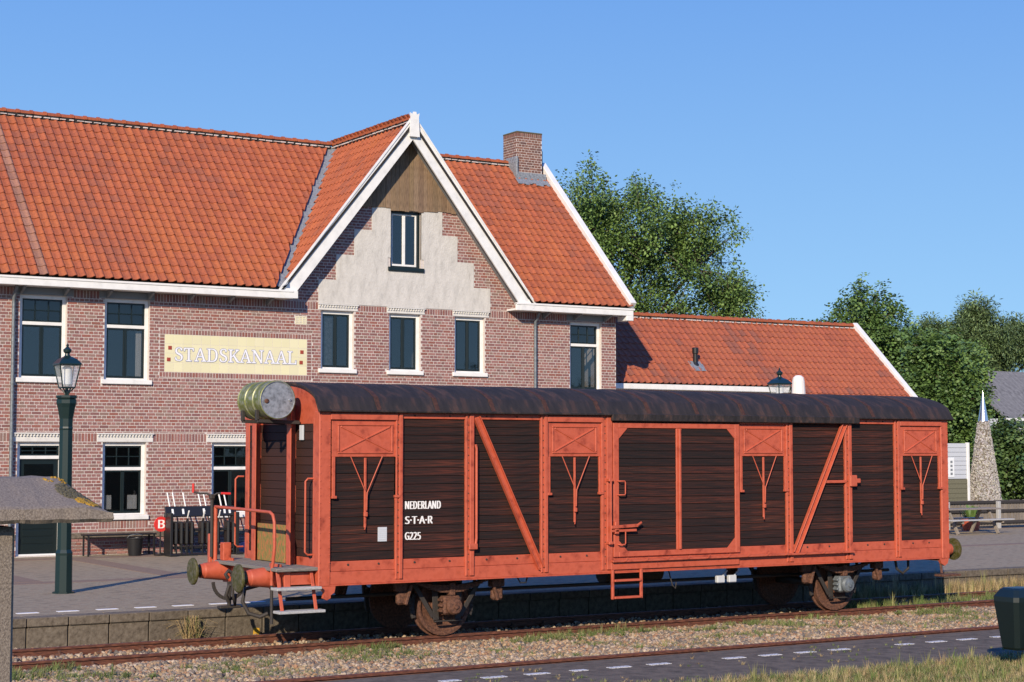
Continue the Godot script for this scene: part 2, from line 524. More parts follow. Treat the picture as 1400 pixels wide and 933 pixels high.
func rail_profile(x0: float, x1: float, z: float, top: float) -> Geo:
	var g := Geo.new()
	var pr := [[-0.07, -0.15], [-0.07, -0.135], [-0.012, -0.115], [-0.012, -0.045], [-0.036, -0.035], [-0.036, -0.006], [-0.028, 0.0], [0.028, 0.0], [0.036, -0.006], [0.036, -0.035], [0.012, -0.045], [0.012, -0.115], [0.07, -0.135], [0.07, -0.15]]
	for i in pr.size() - 1:
		var a: Array = pr[i]
		var b: Array = pr[i + 1]
		var nn := Vector3(0, b[0] - a[0], -(b[1] - a[1]))
		g.quad(Vector3(x0, top + a[1], z + a[0]), Vector3(x1, top + a[1], z + a[0]), Vector3(x1, top + b[1], z + b[0]), Vector3(x0, top + b[1], z + b[0]), nn.normalized())
	return g
func tracks() -> void:
	var clip := Geo.new()
	clip.cb(-0.06, 0.06, -0.03, 0.02, -0.04, 0.04, 0.012)
	clip.cb(-0.022, 0.022, 0.0, 0.06, -0.02, 0.02, 0.008)
	var cm := clip.mesh()
	for s in [[0.7525, "rusty rail nearer the gravel, the wagon's wheels standing on it"], [-0.7525, "rusty rail beside the concrete platform edge, under the wagon"]]:
		var t := thing("rail", s[1], "rail", Vector3(0, -0.15, s[0]))
		part(rail_profile(-40, 60, s[0], 0.0), "rail_bar", M.railrust, t)
		for i in 40:
			var x := -10.0 + i * 0.64
			for k in [-1, 1]:
				put(cm, "rail_clip", M.rusty, t, Vector3(x + rng.randf_range(-0.02, 0.02), -0.105, s[0] + k * 0.085))
	var t2 := thing("rail", "thin rusty rail along the edge of the asphalt strip with white dashes", "rail", Vector3(0, -0.1, 4.97))
	part(rail_profile(-40, 60, 4.97, 0.10), "rail_bar", M.railrust, t2)

# ---------------------------------------------------------------- station
const FZ := -16.6
const CH := 0.078
var holes := []      # [x0, x1, y0, y1] kept free of bricks
var openings := []   # real openings through the wall
var brick_mesh := []
var brick_left := 300
var BT := [Color(0.38, 0.185, 0.16), Color(0.34, 0.165, 0.15), Color(0.40, 0.205, 0.18), Color(0.29, 0.14, 0.13), Color(0.34, 0.21, 0.175), Color(0.35, 0.14, 0.11)]

func spans(y0: float, y1: float, list: Array) -> Array:
	var ym := (y0 + y1) / 2
	var xa := -6.0
	var xb := 15.6
	if ym > 6.7:
		xa = 4.95 + (ym - 6.7) / 1.262
		xb = 12.41 - (ym - 6.7) / 1.262
		if xb - xa < 0.1: return []
	var out := [[xa, xb]]
	for h in list:
		if h[2] < y1 - 0.012 and h[3] > y0 + 0.012:
			var nx := []
			for s in out:
				if h[1] <= s[0] or h[0] >= s[1]:
					nx.append(s)
				else:
					if h[0] > s[0]: nx.append([s[0], h[0]])
					if h[1] < s[1]: nx.append([h[1], s[1]])
			out = nx
	return out
func lay_course(g: Geo, O: Vector3, U: Vector3, N: Vector3, xa: float, xb: float, y: float, k: int, wall: Node3D, singles: bool, y2 := -1.0) -> void:
	if y2 < 0.0: y2 = y + CH
	var step := 0.235 if k % 2 == 0 else 0.1175
	var sh := (0.1175 if k % 4 == 0 else 0.0) if k % 2 == 0 else 0.0588
	var i := int(floor((xa - sh) / step))
	while i * step + sh < xb:
		var a: float = max(xa, i * step + sh) + 0.0085
		var b: float = min(xb, (i + 1) * step + sh) - 0.0085
		i += 1
		if b - a < 0.03: continue
		var ti := rng.randi() % 6
		if singles and brick_left > 0 and k % 2 == 0 and b - a > 0.217 and a > 1.62 and b < 4.3 and y > 3.3 and y < 4.6:
			brick_left -= 1
			put(brick_mesh[ti], "brick", M.brick, wall, O + U * ((a + b) / 2) + Vector3.UP * (y + CH / 2) + N * rng.randf_range(-0.002, 0.002))
			continue
		var t: Color = BT[ti]
		var kk := rng.randf_range(0.85, 1.1)
		g.col = Color(t.r * kk, t.g * kk, t.b * kk)
		g.obox(O, U, Vector3.UP, N, a, b, y + 0.0085, y2 - 0.0085, -0.09, rng.randf_range(-0.002, 0.002), false)
func soldiers(g: Geo, x0: float, x1: float, y0: float, y1: float, vertical := true) -> void:
	if vertical:
		var nn := int(round((x1 - x0) / CH))
		for i in nn:
			var a := x0 + (x1 - x0) * i / nn
			var t: Color = BT[rng.randi() % 6]
			g.col = t * rng.randf_range(0.85, 1.1)
			g.obox(Vector3(0, 0, FZ), Vector3.RIGHT, Vector3.UP, Vector3.BACK, a + 0.0085, a + (x1 - x0) / nn - 0.0085, y0 + 0.0085, y1 - 0.0085, -0.09, rng.randf_range(-0.002, 0.002), false)
	else:
		var nn := int(round((y1 - y0) / CH))
		for i in nn:
			var a := y0 + (y1 - y0) * i / nn
			g.col = BT[rng.randi() % 6] * rng.randf_range(0.85, 1.1)
			g.obox(Vector3(0, 0, FZ), Vector3.RIGHT, Vector3.UP, Vector3.BACK, x0 + 0.0085, x1 - 0.0085, a + 0.0085, a + (y1 - y0) / nn - 0.0085, -0.09, rng.randf_range(-0.002, 0.002), false)

func window(b: Node3D, x0: float, x1: float, y0: float, y1: float, style: String, ty := 0.0) -> void:
	openings.append([x0, x1, y0, y1])
	holes.append([x0, x1, y0, y1])
	var zf := FZ - 0.095
	var fw := 0.085
	var g := Geo.new()
	var dark_outer := style == "attic"
	g.cb(x0, x0 + fw, y0, y1, zf - 0.1, zf, 0.006)
	g.cb(x1 - fw, x1, y0, y1, zf - 0.1, zf, 0.006)
	g.cb(x0 + fw, x1 - fw, y1 - fw, y1, zf - 0.1, zf, 0.006)
	g.cb(x0 + fw, x1 - fw, y0, y0 + fw * 0.5, zf - 0.1, zf, 0.006)
	if ty > 0.0: g.cb(x0 + fw, x1 - fw, ty - 0.04, ty + 0.04, zf - 0.1, zf, 0.006)
	var w := part(g, "door_frame" if style == "door" else "window", M.dark_green if dark_outer else M.white, b)
	# sill
	if style != "door":
		g = Geo.new()
		g.cb(x0 - 0.08, x1 + 0.07, y0 - 0.11, y0 - 0.002, FZ - 0.13, FZ + 0.06, 0.01)
		part(g, "sill", M.dark_green if dark_outer else M.white, w)
		holes.append([x0 - 0.08, x1 + 0.07, y0 - 0.11, y0])
	var xi0 := x0 + fw
	var xi1 := x1 - fw
	var yl := y0 + fw * 0.5
	var yt := (ty - 0.04) if ty > 0.0 else y1 - fw
	var zs := zf - 0.03
	var sash: Material = M.white if dark_outer else M.dark_green
	var xm := (xi0 + xi1) / 2
	if style == "door":
		g = Geo.new()
		g.cb(xi0, xi1, y0, yt, zs - 0.08, zs - 0.03, 0.005)
		for k in 6:
			g.cb(xi0 + 0.1, xi1 - 0.1, y0 + 0.12 + k * 0.17, y0 + 0.26 + k * 0.17, zs - 0.03, zs - 0.018, 0.006)
		part(g, "door_leaf", M.dark_green, w)
		g = Geo.new()
		g.box(xi0 + 0.12, xi1 - 0.12, y0 + 1.25, yt - 0.12, zs - 0.029, zs - 0.02)
		part(g, "pane", M.glass, w)
	else:
		for h in 2:
			var a := xi0 if h == 0 else xm + 0.001
			var c := xm - 0.001 if h == 0 else xi1
			var sw := 0.042
			g = Geo.new()
			g.cb(a, a + sw, yl, yt, zs - 0.05, zs, 0.005)
			g.cb(c - sw, c, yl, yt, zs - 0.05, zs, 0.005)
			g.cb(a + sw, c - sw, yt - sw, yt, zs - 0.05, zs, 0.005)
			g.cb(a + sw, c - sw, yl, yl + sw * 1.3, zs - 0.05, zs, 0.005)
			part(g, "sash", sash, w)
			g = Geo.new()
			g.box(a + sw - 0.004, c - sw + 0.004, yl + sw, yt - sw + 0.004, zs - 0.032, zs - 0.026)
			part(g, "pane", M.glass, w)
	if ty > 0.0:
		var ya := ty + 0.04
		var yb := y1 - fw
		g = Geo.new()
		g.cb(xi0, xi1, ya, ya + 0.04, zs - 0.05, zs, 0.005)
		g.cb(xi0, xi1, yb - 0.04, yb, zs - 0.05, zs, 0.005)
		g.cb(xi0, xi0 + 0.04, ya + 0.04, yb - 0.04, zs - 0.05, zs, 0.005)
		g.cb(xi1 - 0.04, xi1, ya + 0.04, yb - 0.04, zs - 0.05, zs, 0.005)
		part(g, "top_light", M.dark_green, w)
		for k in 2:
			g = Geo.new()
			var xx: float = lerp(xi0, xi1, (k + 1) / 3.0)
			g.cb(xx - 0.014, xx + 0.014, ya + 0.04, yb - 0.04, zs - 0.045, zs - 0.006, 0.004)
			part(g, "glazing_bar", M.dark_green, w)
		g = Geo.new()
		g.cb(xi0 + 0.04, xi1 - 0.04, (ya + yb) / 2 - 0.014, (ya + yb) / 2 + 0.014, zs - 0.044, zs - 0.007, 0.004)
		part(g, "glazing_bar", M.dark_green, w)
		for r in 2:
			for q in 3:
				g = Geo.new()
				var pa: float = lerp(xi0 + 0.03, xi1 - 0.03, q / 3.0)
				var pb: float = lerp(xi0 + 0.03, xi1 - 0.03, (q + 1) / 3.0)
				var qa: float = lerp(ya + 0.03, yb - 0.03, r / 2.0)
				var qb: float = lerp(ya + 0.03, yb - 0.03, (r + 1) / 2.0)
				# old panes never sit quite flat
				var tx := rng.randf_range(-0.003, 0.003)
				var z := zs - 0.028
				g.flat(Vector3(pa, qa, z - tx), Vector3(pb, qa, z + tx), Vector3(pb, qb, z + tx), Vector3(pa, qb, z - tx), Vector3.BACK)
				part(g, "pane", M.glass, w)
	if style == "curtain":
		g = Geo.new()
		for k in 4:
			g.tube([Vector3(xi1 - 0.05 - k * 0.035, yl, zs - 0.12), Vector3(xi1 - 0.05 - k * 0.035, yt, zs - 0.12)], 0.022, 6)
		part(g, "curtain", M.curtain, w)
	if style == "notice":
		for k in [[xi0 + 0.05, 0.15], [xm + 0.14, 0.24]]:
			g = Geo.new()
			g.box(k[0], k[0] + k[1], yl + 0.1, yl + 0.44, zs - 0.05, zs - 0.046)
			part(g, "notice", M.paper, w)
	if style == "blind":
		g = Geo.new()
		g.box(xi0 + 0.05, xm - 0.06, yl + 0.03, yt - 0.05, zs - 0.09, zs - 0.08)
		part(g, "blind", M.zinc, w)

func lintel(b: Node3D, x0: float, x1: float, y0: float, y1: float) -> void:
	var g := Geo.new()
	g.cb(x0, x1, y0, y1 - 0.03, FZ - 0.09, FZ + 0.012, 0.005)
	g.cb(x0 - 0.01, x1 + 0.01, y1 - 0.03, y1, FZ - 0.09, FZ + 0.06, 0.005)
	var nn := int((x1 - x0) / 0.075)
	for i in nn:
		var a := x0 + (x1 - x0) * (i + 0.2) / nn
		g.cb(a, a + 0.036, y1 - 0.085, y1 - 0.032, FZ, FZ + 0.05, 0.006)
	part(g, "lintel", M.dentil, b)
	holes.append([x0, x1, y0, y1])

var tile_geo: Geo
var tile_meshes := []
var tile_left := 300
var TT := [Color(0.47, 0.126, 0.046), Color(0.45, 0.119, 0.045), Color(0.49, 0.133, 0.049), Color(0.43, 0.118, 0.048), Color(0.39, 0.116, 0.054), Color(0.50, 0.138, 0.046)]
const TW := 0.226
const TL := 0.312
func make_tile() -> void:
	tile_geo = Geo.new()
	var pr := [[0.0, 0.012], [0.07, 0.0], [0.40, -0.002], [0.58, 0.008], [0.72, 0.030], [0.82, 0.038], [0.92, 0.034], [1.02, 0.014]]
	var pts := []
	for p in pr:
		pts.append([p[0] * TW, p[1]])
	var low := 0.026
	for i in pts.size() - 1:
		var a: Array = pts[i]
		var b: Array = pts[i + 1]
		var ea: float = 0.018 * pow(a[0] / TW, 4)
		var eb: float = 0.018 * pow(b[0] / TW, 4)
		var A := Vector3(a[0], ea, a[1] + low)
		var B := Vector3(b[0], eb, b[1] + low)
		var D := Vector3(b[0], TL + 0.05, b[1] + 0.002)
		var E := Vector3(a[0], TL + 0.05, a[1] + 0.002)
		tile_geo.flat(A, B, D, E, Vector3.BACK)
		tile_geo.flat(A - Vector3(0, 0, 0.02), B - Vector3(0, 0, 0.02), B, A, Vector3.DOWN)
	var z: Array = pts[-1]
	tile_geo.flat(Vector3(z[0], 0.018, z[1] + low), Vector3(z[0], TL + 0.05, z[1]), Vector3(z[0], TL + 0.05, z[1] - 0.014), Vector3(z[0], 0.018, z[1] + low - 0.02), Vector3.RIGHT)
	for t in TT:
		var g := Geo.new()
		g.add(tile_geo, Transform3D(), t)
		tile_meshes.append(g.mesh())
# tiles on a slope: O eave corner, U along the eave, S up the slope; keep(u, s) says where there are tiles
func tiles(roof: Node3D, O: Vector3, U: Vector3, S: Vector3, nu: int, ns: int, keep: Callable, singles: int, single_from := Vector2.ZERO, cp := Vector3.ZERO, cn := Vector3.ZERO) -> void:
	var N := U.cross(S).normalized()
	if N.y < 0: N = -N
	var g := Geo.new()
	var f := FastNoiseLite.new()
	f.seed = 77
	f.frequency = 0.35
	var left := singles
	var Bs := Basis(U, S, N)
	for r in ns:
		for k in nu:
			var u := k * TW
			var s := r * TL
			if not keep.call(u + TW / 2, s + TL / 2): continue
			var jit := Basis(N, rng.randf_range(-0.012, 0.012)) * Bs
			var T := Transform3D(jit, O + U * (u + rng.randf_range(-0.003, 0.003)) + S * (s + rng.randf_range(-0.005, 0.005)) + N * rng.randf_range(0.0, 0.006))
			var w := f.get_noise_2d(u, s * 0.4) + rng.randf_range(-0.3, 0.3)
			var ti := rng.randi() % 3
			if O.x < -6.0 and k == 22:
				g.add(tile_geo, T, Color(0.40, 0.19, 0.12) * rng.randf_range(0.85, 1.1))
				continue
			if w > 0.28: ti = 4 if rng.randf() < 0.5 else 3
			elif w < -0.3: ti = 5
			if cn != Vector3.ZERO and (T * Vector3(TW / 2, TL / 2, 0) - cp).dot(cn) > -0.35:
				# a tile cut along the valley
				var cut := Geo.new()
				cut.add(tile_geo, T, TT[ti])
				for q in cut.v.size():
					var dd := (cut.v[q] - cp).dot(cn)
					if dd > 0.0: cut.v[q] -= U * (dd / U.dot(cn))
				g.v.append_array(cut.v); g.n.append_array(cut.n); g.c.append_array(cut.c)
				continue
			if left > 0 and u >= single_from.x and s >= single_from.y:
				left -= 1
				var m := put(tile_meshes[ti], "roof_tile", M.tile, roof, T.origin)
				m.basis = T.basis
			else:
				var kk := rng.randf_range(0.9, 1.06)
				var tc: Color = TT[ti]
				g.add(tile_geo, T, Color(tc.r * kk, tc.g * kk, tc.b * kk))
	var o := part(g, "roof_tiles", M.tile, roof)
	o.set_meta("kind", "stuff")
func ridge(roof: Node3D, a: Vector3, b: Vector3) -> void:
	var nn := int(round((b - a).length() / 0.36))
	var d := (b - a) / nn
	for i in nn:
		var g := Geo.new()
		g.col = TT[rng.randi() % 3] * rng.randf_range(0.85, 1.0)
		var side := d.normalized().cross(Vector3.UP)
		var p0 := a + d * i
		for seg in [[0.0, 0.86, 0.115, 0.108], [0.84, 1.04, 0.135, 0.135]]:
			for k in 8:
				var a0 := PI * k / 8
				var a1 := PI * (k + 1) / 8
				var d0 := side * cos(a0) + Vector3.UP * sin(a0) * 0.9
				var d1 := side * cos(a1) + Vector3.UP * sin(a1) * 0.9
				var q0: Vector3 = p0 + d * seg[0]
				var q1: Vector3 = p0 + d * seg[1]
				g.flat(q0 + d0 * seg[2], q0 + d1 * seg[2], q1 + d1 * seg[3], q1 + d0 * seg[3], d0 + d1)
				g.flat(q0, q0 + d0 * seg[2], q0 + d1 * seg[2], q0, -d)
				g.flat(q1, q1 + d0 * seg[3], q1 + d1 * seg[3], q1, d)
		part(g, "ridge_tile", M.tile, roof, p0)
	var gm := Geo.new()
	var sd := (b - a).normalized().cross(Vector3.UP)
	for s in [-1, 1]:
		var cnt := int((b - a).length() / 0.226)
		for i in cnt:
			var q0 := a.lerp(b, (i + rng.randf_range(0.02, 0.2)) / cnt)
			var q1 := a.lerp(b, (i + rng.randf_range(0.7, 1.0)) / cnt)
			var dn: Vector3 = sd * 0.125 * s - Vector3(0, 0.062 + rng.randf_range(0, 0.012), 0)
			gm.bar(q0 + dn, q1 + dn, 0.04, rng.randf_range(0.02, 0.04))
	var rb := Geo.new()
	rb.bar(a - Vector3(0, 0.06, 0), b - Vector3(0, 0.06, 0), 0.2, 0.12)
	part(rb, "ridge_batten", M.dark, roof)
	part(gm, "ridge_mortar", M.mortar, roof).set_meta("kind", "stuff")
func slab(pts: Array, th: float) -> Geo:
	var g := Geo.new()
	var nn: Vector3 = (pts[1] - pts[0]).cross(pts[2] - pts[0]).normalized()
	if nn.y < 0: nn = -nn
	var lo := []
	for p in pts: lo.append(p - nn * th)
	g.flat(pts[0], pts[1], pts[2], pts[3], nn)
	g.flat(lo[0], lo[1], lo[2], lo[3], -nn)
	for i in 4:
		var j := (i + 1) % 4
		var mid: Vector3 = (pts[0] + pts[1] + pts[2] + pts[3]) / 4
		g.flat(pts[i], pts[j], lo[j], lo[i], (pts[i] + pts[j]) / 2 - mid)
	return g

func station() -> void:
	for t in BT:
		var bg := Geo.new()
		bg.col = t
		bg.obox(Vector3.ZERO, Vector3.RIGHT, Vector3.UP, Vector3.BACK, -0.109, 0.109, -CH / 2 + 0.0085, CH / 2 - 0.0085, -0.09, 0.0, false)
		brick_mesh.append(bg.mesh())
	make_tile()
	var b := thing("station_building", "two-storey red brick station with orange tiled roof, white gable and yellow name panel", "building", Vector3(5, 0.34, -21))
	# windows and doors
	window(b, -1.61, -0.48, 4.56, 6.53, "plain", 5.86)
	window(b, 0.45, 1.58, 4.56, 6.53, "curtain", 5.86)
	window(b, 14.01, 15.09, 4.56, 6.5, "plain", 5.85)
	window(b, 6.23, 7.18, 4.97, 6.49, "blind")
	window(b, 8.23, 9.18, 4.97, 6.49, "plain")
	window(b, 10.24, 11.19, 4.97, 6.49, "plain")
	window(b, 8.25, 9.19, 7.74, 9.28, "attic")
	window(b, 0.45, 1.54, 1.28, 3.04, "notice", 2.4)
	window(b, 3.25, 4.34, 1.28, 3.04, "plain", 2.4)
	window(b, -1.61, -0.5, 0.36, 3.04, "door", 2.68)
	for x in [6.14, 8.15, 10.17]: lintel(b, x, x + 1.15, 6.5, 6.66)
	for x in [[-1.72, -0.4], [0.3, 1.71], [3.1, 4.48]]: lintel(b, x[0], x[1], 3.05, 3.26)
	var g := Geo.new()
	for x in [[-1.7, -0.33], [0.31, 1.7], [13.9, 15.2]]:
		g = Geo.new()
		g.cb(x[0], x[1], 6.535, 6.70, FZ - 0.09, FZ + 0.015, 0.004)
		part(g, "lintel_panel", M.grey_panel, b)
		holes.append([x[0], x[1], 6.53, 6.7])
	# name panel with its brick surround, stucco, vent, plinth
	holes.append([1.85, 5.96, 4.65, 5.84])
	holes.append([5.49, 5.82, 6.09, 6.31])
	var steps := [[6.14, 11.36, 6.67, 7.30], [6.65, 10.83, 7.30, 7.98], [7.17, 10.31, 7.98, 8.67], [7.69, 9.83, 8.67, 9.32]]
	for s in steps: holes.append(s)
	holes.append([4.0, 13.0, 9.32, 12.0])
	var sold := [[-6.0, -1.72, 3.05, 3.26], [-0.4, 0.3, 3.05, 3.26], [1.71, 3.1, 3.05, 3.26], [4.48, 15.6, 3.05, 3.26], [-6.0, -1.7, 6.5, 6.7], [-0.33, 0.31, 6.5, 6.7], [1.7, 6.14, 6.5, 6.7], [7.29, 8.15, 6.5, 6.66], [9.3, 10.17, 6.5, 6.66], [11.32, 13.9, 6.5, 6.7], [15.2, 15.6, 6.5, 6.7], [0.37, 1.61, 0.96, 1.17], [3.17, 4.41, 0.96, 1.17]]
	for s in sold: holes.append(s)
	# backing wall behind the bricks, in bands between the openings
	var w := Geo.new()
	var ys := [0.2, 6.7]
	for o in openings:
		for y in [o[2], o[3]]:
			if y < 6.7: ys.append(y)
	ys.sort()
	for i in ys.size() - 1:
		if ys[i + 1] - ys[i] < 0.001: continue
		for s in spans(ys[i], ys[i + 1], openings): w.box(s[0], s[1], ys[i], ys[i + 1], FZ - 0.3, FZ - 0.006)
	var y := 6.7
	while y < 11.4:
		for s in spans(y, y + CH, openings): w.box(s[0], s[1], y, y + CH, FZ - 0.3, FZ - 0.006)
		y += CH
	w.box(-6.3, -6.0, 0.2, 6.7, -25.2, FZ - 0.02)
	w.box(15.3, 15.59, 0.2, 6.7, -25.2, FZ - 0.3)
	w.box(-6.3, 15.59, 0.2, 6.7, -25.5, -25.2)
	w.flat(Vector3(15.59, 6.7, -16.6), Vector3(15.59, 6.7, -25.2), Vector3(15.59, 11.4, -20.9), Vector3(15.59, 11.4, -20.9), Vector3.RIGHT)
	w.flat(Vector3(-6.3, 6.7, -16.6), Vector3(-6.3, 6.7, -25.2), Vector3(-6.3, 11.4, -20.9), Vector3(-6.3, 11.4, -20.9), Vector3.LEFT)
	var wall := part(w, "wall", M.mortar, b)
	var bk := Geo.new()
	var k := 0
	y = 0.88
	while y < 9.35:
		for s in spans(y, y + CH, holes): lay_course(bk, Vector3(0, 0, FZ), Vector3.RIGHT, Vector3.BACK, s[0], s[1], y, k, wall, true)
		# cut bricks in the strips left above and below openings and bands
		var done := {}
		for h in holes:
			for st in [[h[3], y + CH], [y, h[2]]]:
				if st[1] - st[0] < 0.026 or st[1] - st[0] > CH - 0.012 or (st[0] == y and (h[2] < y or h[2] > y + CH)) or (st[1] == y + CH and (h[3] < y or h[3] > y + CH)): continue
				for s in spans(st[0], st[1], holes):
					var sa: float = max(s[0], h[0])
					var sb: float = min(s[1], h[1])
					if sb - sa < 0.03 or done.has(snappedf(sa, 0.01)): continue
					done[snappedf(sa, 0.01)] = true
					lay_course(bk, Vector3(0, 0, FZ), Vector3.RIGHT, Vector3.BACK, sa, sb, st[0], k, wall, false, st[1])
		y += CH
		k += 1
	for s in sold: soldiers(bk, s[0], s[1], s[2], s[3])
	soldiers(bk, 1.85, 5.96, 5.71, 5.84); soldiers(bk, 1.85, 5.96, 4.65, 4.78)
	soldiers(bk, 1.85, 1.98, 4.78, 5.71, false); soldiers(bk, 5.83, 5.96, 4.78, 5.71, false)
	y = 0.35
	k = 0
	while y < 0.70:
		for s in spans(y, y + CH, openings): lay_course(bk, Vector3(0, 0, FZ + 0.012), Vector3.RIGHT, Vector3.BACK, s[0], s[1], y, k, wall, false)
		y += CH
		k += 1
	var bo := part(bk, "bricks", M.brick, wall)
	bo.set_meta("kind", "stuff")
	g = Geo.new()
	for s in [[-6.0, -1.62], [-0.49, 15.6]]: g.cb(s[0], s[1], 0.742, 0.878, FZ - 0.09, FZ + 0.035, 0.012)
	part(g, "plinth_ledge", M.concrete, b)
	# stucco with stepped edges
	g = Geo.new()
	for s in steps:
		for q in ([[s[0], 8.25], [9.19, s[1]]] if s[2] > 7.9 else [[s[0], s[1]]]):
			if s[2] == 7.30:
				g.box(q[0], q[1], 7.30, 7.632, FZ - 0.05, FZ + 0.012)
				g.box(q[0], 8.17, 7.632, 7.98, FZ - 0.05, FZ + 0.012); g.box(9.26, q[1], 7.632, 7.98, FZ - 0.05, FZ + 0.012)
			else:
				g.box(q[0], q[1], s[2], s[3], FZ - 0.05, FZ + 0.012)
	part(g, "stucco", M.stucco, b)
	# boarded gable top
	var x := 7.0
	while x < 10.45:
		var wd := rng.randf_range(0.12, 0.165)
		var xm := x + wd / 2
		var top: float = 11.35 - abs(xm - 8.68) * 1.262 + 0.25
		var lo: float = 9.30 + rng.randf_range(-0.02, 0.025)
		if xm > 8.2 and xm < 9.25: lo = 9.26 + rng.randf_range(-0.02, 0.02)
		if top - lo > 0.15:
			g = Geo.new()
			var tn := rng.randf_range(0.75, 1.05)
			g.col = Color(tn, tn * rng.randf_range(0.95, 1.0), tn * rng.randf_range(0.88, 1.0))
			g.cb(x + 0.002, x + wd - 0.002, lo, top, FZ - 0.02, FZ + 0.03 + rng.randf_range(0, 0.012), 0.006)
			part(g, "gable_board", M.clad, b, Vector3(xm, lo, FZ))
		x += wd
	# name panel
	var sg := Geo.new()
	sg.box(1.98, 5.83, 4.78, 5.71, FZ - 0.06, FZ - 0.012)
	var sp := part(sg, "name_panel", M.joint, b)
	sp.set_meta("label", "pale yellow tile panel with white letters")
	for r in 4:
		for q in 16:
			g = Geo.new()
			var tn := rng.randf_range(0.93, 1.0)
			g.col = Color(tn, tn, tn * rng.randf_range(0.94, 1.0))
			var xa := 1.98 + q * 0.240625
			var ya := 4.78 + r * 0.2325
			g.cb(xa + 0.003, xa + 0.2376, ya + 0.003, ya + 0.2295, FZ - 0.03, FZ - 0.004 + rng.randf_range(-0.0006, 0.0006), 0.002)
			part(g, "panel_tile", M.yellow_tile, sp, Vector3(xa, ya, FZ))
	var letters := text_mesh("STADSKANAAL", "Droid Serif", 0.33, 3.28, 0.004)
	for d in 8:
		var e := put(letters[0], "letter_outline", M.letter_edge, sp, Vector3(3.89 + cos(d * PI / 4) * 0.011, 5.215 + sin(d * PI / 4) * 0.011, FZ + 0.0008))
		e.scale = letters[1]
	var tm := put(letters[0], "lettering", M.letter_white, sp, Vector3(3.89, 5.215, FZ + 0.0035))
	tm.scale = letters[1]
	for q in [[2.07, 5.33], [2.04, 5.04], [5.64, 5.33], [5.62, 5.06]]:
		g = Geo.new()
		g.cb(q[0], q[0] + 0.095, q[1], q[1] + 0.095, FZ - 0.01, FZ + 0.004, 0.003)
		part(g, "red_square", M.red_tile, sp)
	# air brick
	g = Geo.new()
	g.box(5.5, 5.81, 6.1, 6.3, FZ - 0.08, FZ - 0.02)
	for r in 5: g.cb(5.5, 5.81, 6.1 + r * 0.045, 6.12 + r * 0.045, FZ - 0.03, FZ + 0.004, 0.003)
	for r in 4: g.cb(5.5 + r * 0.0967, 5.52 + r * 0.0967, 6.1, 6.3, FZ - 0.03, FZ + 0.002, 0.003)
	part(g, "air_brick", M.yellow_tile, b)
	# rooms behind the windows
	g = Geo.new()
	g.box(-6.0, 15.3, 0.3, 0.42, -25.2, FZ - 0.3)
	g.box(-6.0, 15.3, 3.6, 3.85, -25.2, FZ - 0.3)
	g.box(-6.0, 15.3, 6.72, 6.95, -25.0, FZ - 0.3)
	g.box(-6.0, 15.3, 0.42, 6.7, -20.2, -20.0)
	for xx in [-0.1, 2.4, 5.6, 9.8, 12.6]: g.box(xx - 0.06, xx + 0.06, 0.42, 6.7, -20.0, FZ - 0.3)
	part(g, "rooms", M.room, b)
	# roof
	var ex := 6.95
	var zr := -20.9
	var ry := 11.62
	var sl := Vector3(0, ry - ex, zr + 16.1).normalized()
	var nl := Vector3(0, 16.1 + zr, 0)
	var under := Geo.new()
	var roof := part(slab([Vector3(-6.3, ex - 0.05, -16.1), Vector3(4.85, ex - 0.05, -16.1), Vector3(8.6, ry - 0.05, zr), Vector3(-6.3, ry - 0.05, zr)], 0.06), "roof", M.dark, b)
	under.add(slab([Vector3(12.45, ex - 0.05, -16.1), Vector3(15.8, ex - 0.05, -16.1), Vector3(15.8, ry - 0.05, zr), Vector3(8.7, ry - 0.05, zr)], 0.06), Transform3D())
	under.add(slab([Vector3(-6.3, ex - 0.05, -25.7), Vector3(15.8, ex - 0.05, -25.7), Vector3(15.8, ry - 0.05, zr), Vector3(-6.3, ry - 0.05, zr)], 0.06), Transform3D())
	under.add(slab([Vector3(4.85, ex - 0.05, -16.12), Vector3(8.68, ry - 0.02, -16.12), Vector3(8.68, ry - 0.02, zr), Vector3(8.6, ry - 0.05, zr)], 0.06), Transform3D())
	under.add(slab([Vector3(12.5, ex - 0.05, -16.12), Vector3(8.68, ry - 0.02, -16.12), Vector3(8.68, ry - 0.02, zr), Vector3(8.76, ry - 0.05, zr)], 0.06), Transform3D())
	part(under, "roof_deck", M.dark, roof)
	var slen := Vector3(0, ry - ex, zr + 16.1).length()
	var slope_dx := 3.75 / slen
	var vline := Vector3(8.6 - 4.86, ry - ex, zr + 16.12).normalized()
	var vside := vline.cross(sl.cross(Vector3.RIGHT)).normalized()
	if vside.x < 0: vside = -vside
	var vside2 := vline.cross(Vector3(3.83, ry - ex, 0).normalized().cross(Vector3.BACK)).normalized()
	if vside2.z > 0: vside2 = -vside2
	# left slope: 300 of its tiles one by one
	tiles(roof, Vector3(-6.3, ex, -16.06), Vector3.RIGHT, sl, 68, 21, func(u: float, s: float) -> bool: return -6.3 + u < 4.82 + s * slope_dx, 300, Vector2(3.9, 0.0), Vector3(4.86, ex, -16.12) - vside * 0.13, vside)
	tiles(roof, Vector3(8.6, ex, -16.06), Vector3.RIGHT, sl, 32, 21, func(u: float, s: float) -> bool: return 8.6 + u > 12.55 - s * slope_dx and 8.6 + u < 15.75, 0)
	# cross roof, its left and right slopes
	var s2 := Vector3(3.83, ry - ex, 0).normalized()
	var l2 := Vector3(3.83, ry - ex, 0).length()
	tiles(roof, Vector3(4.85, ex, zr), Vector3.BACK, s2, 21, 20, func(u: float, s: float) -> bool: return u > 4.8 * (1.0 - s / l2) + 0.0 and u < 4.66, 0, Vector2.ZERO, Vector3(4.86, ex, -16.12) + vside2 * -0.08, vside2)
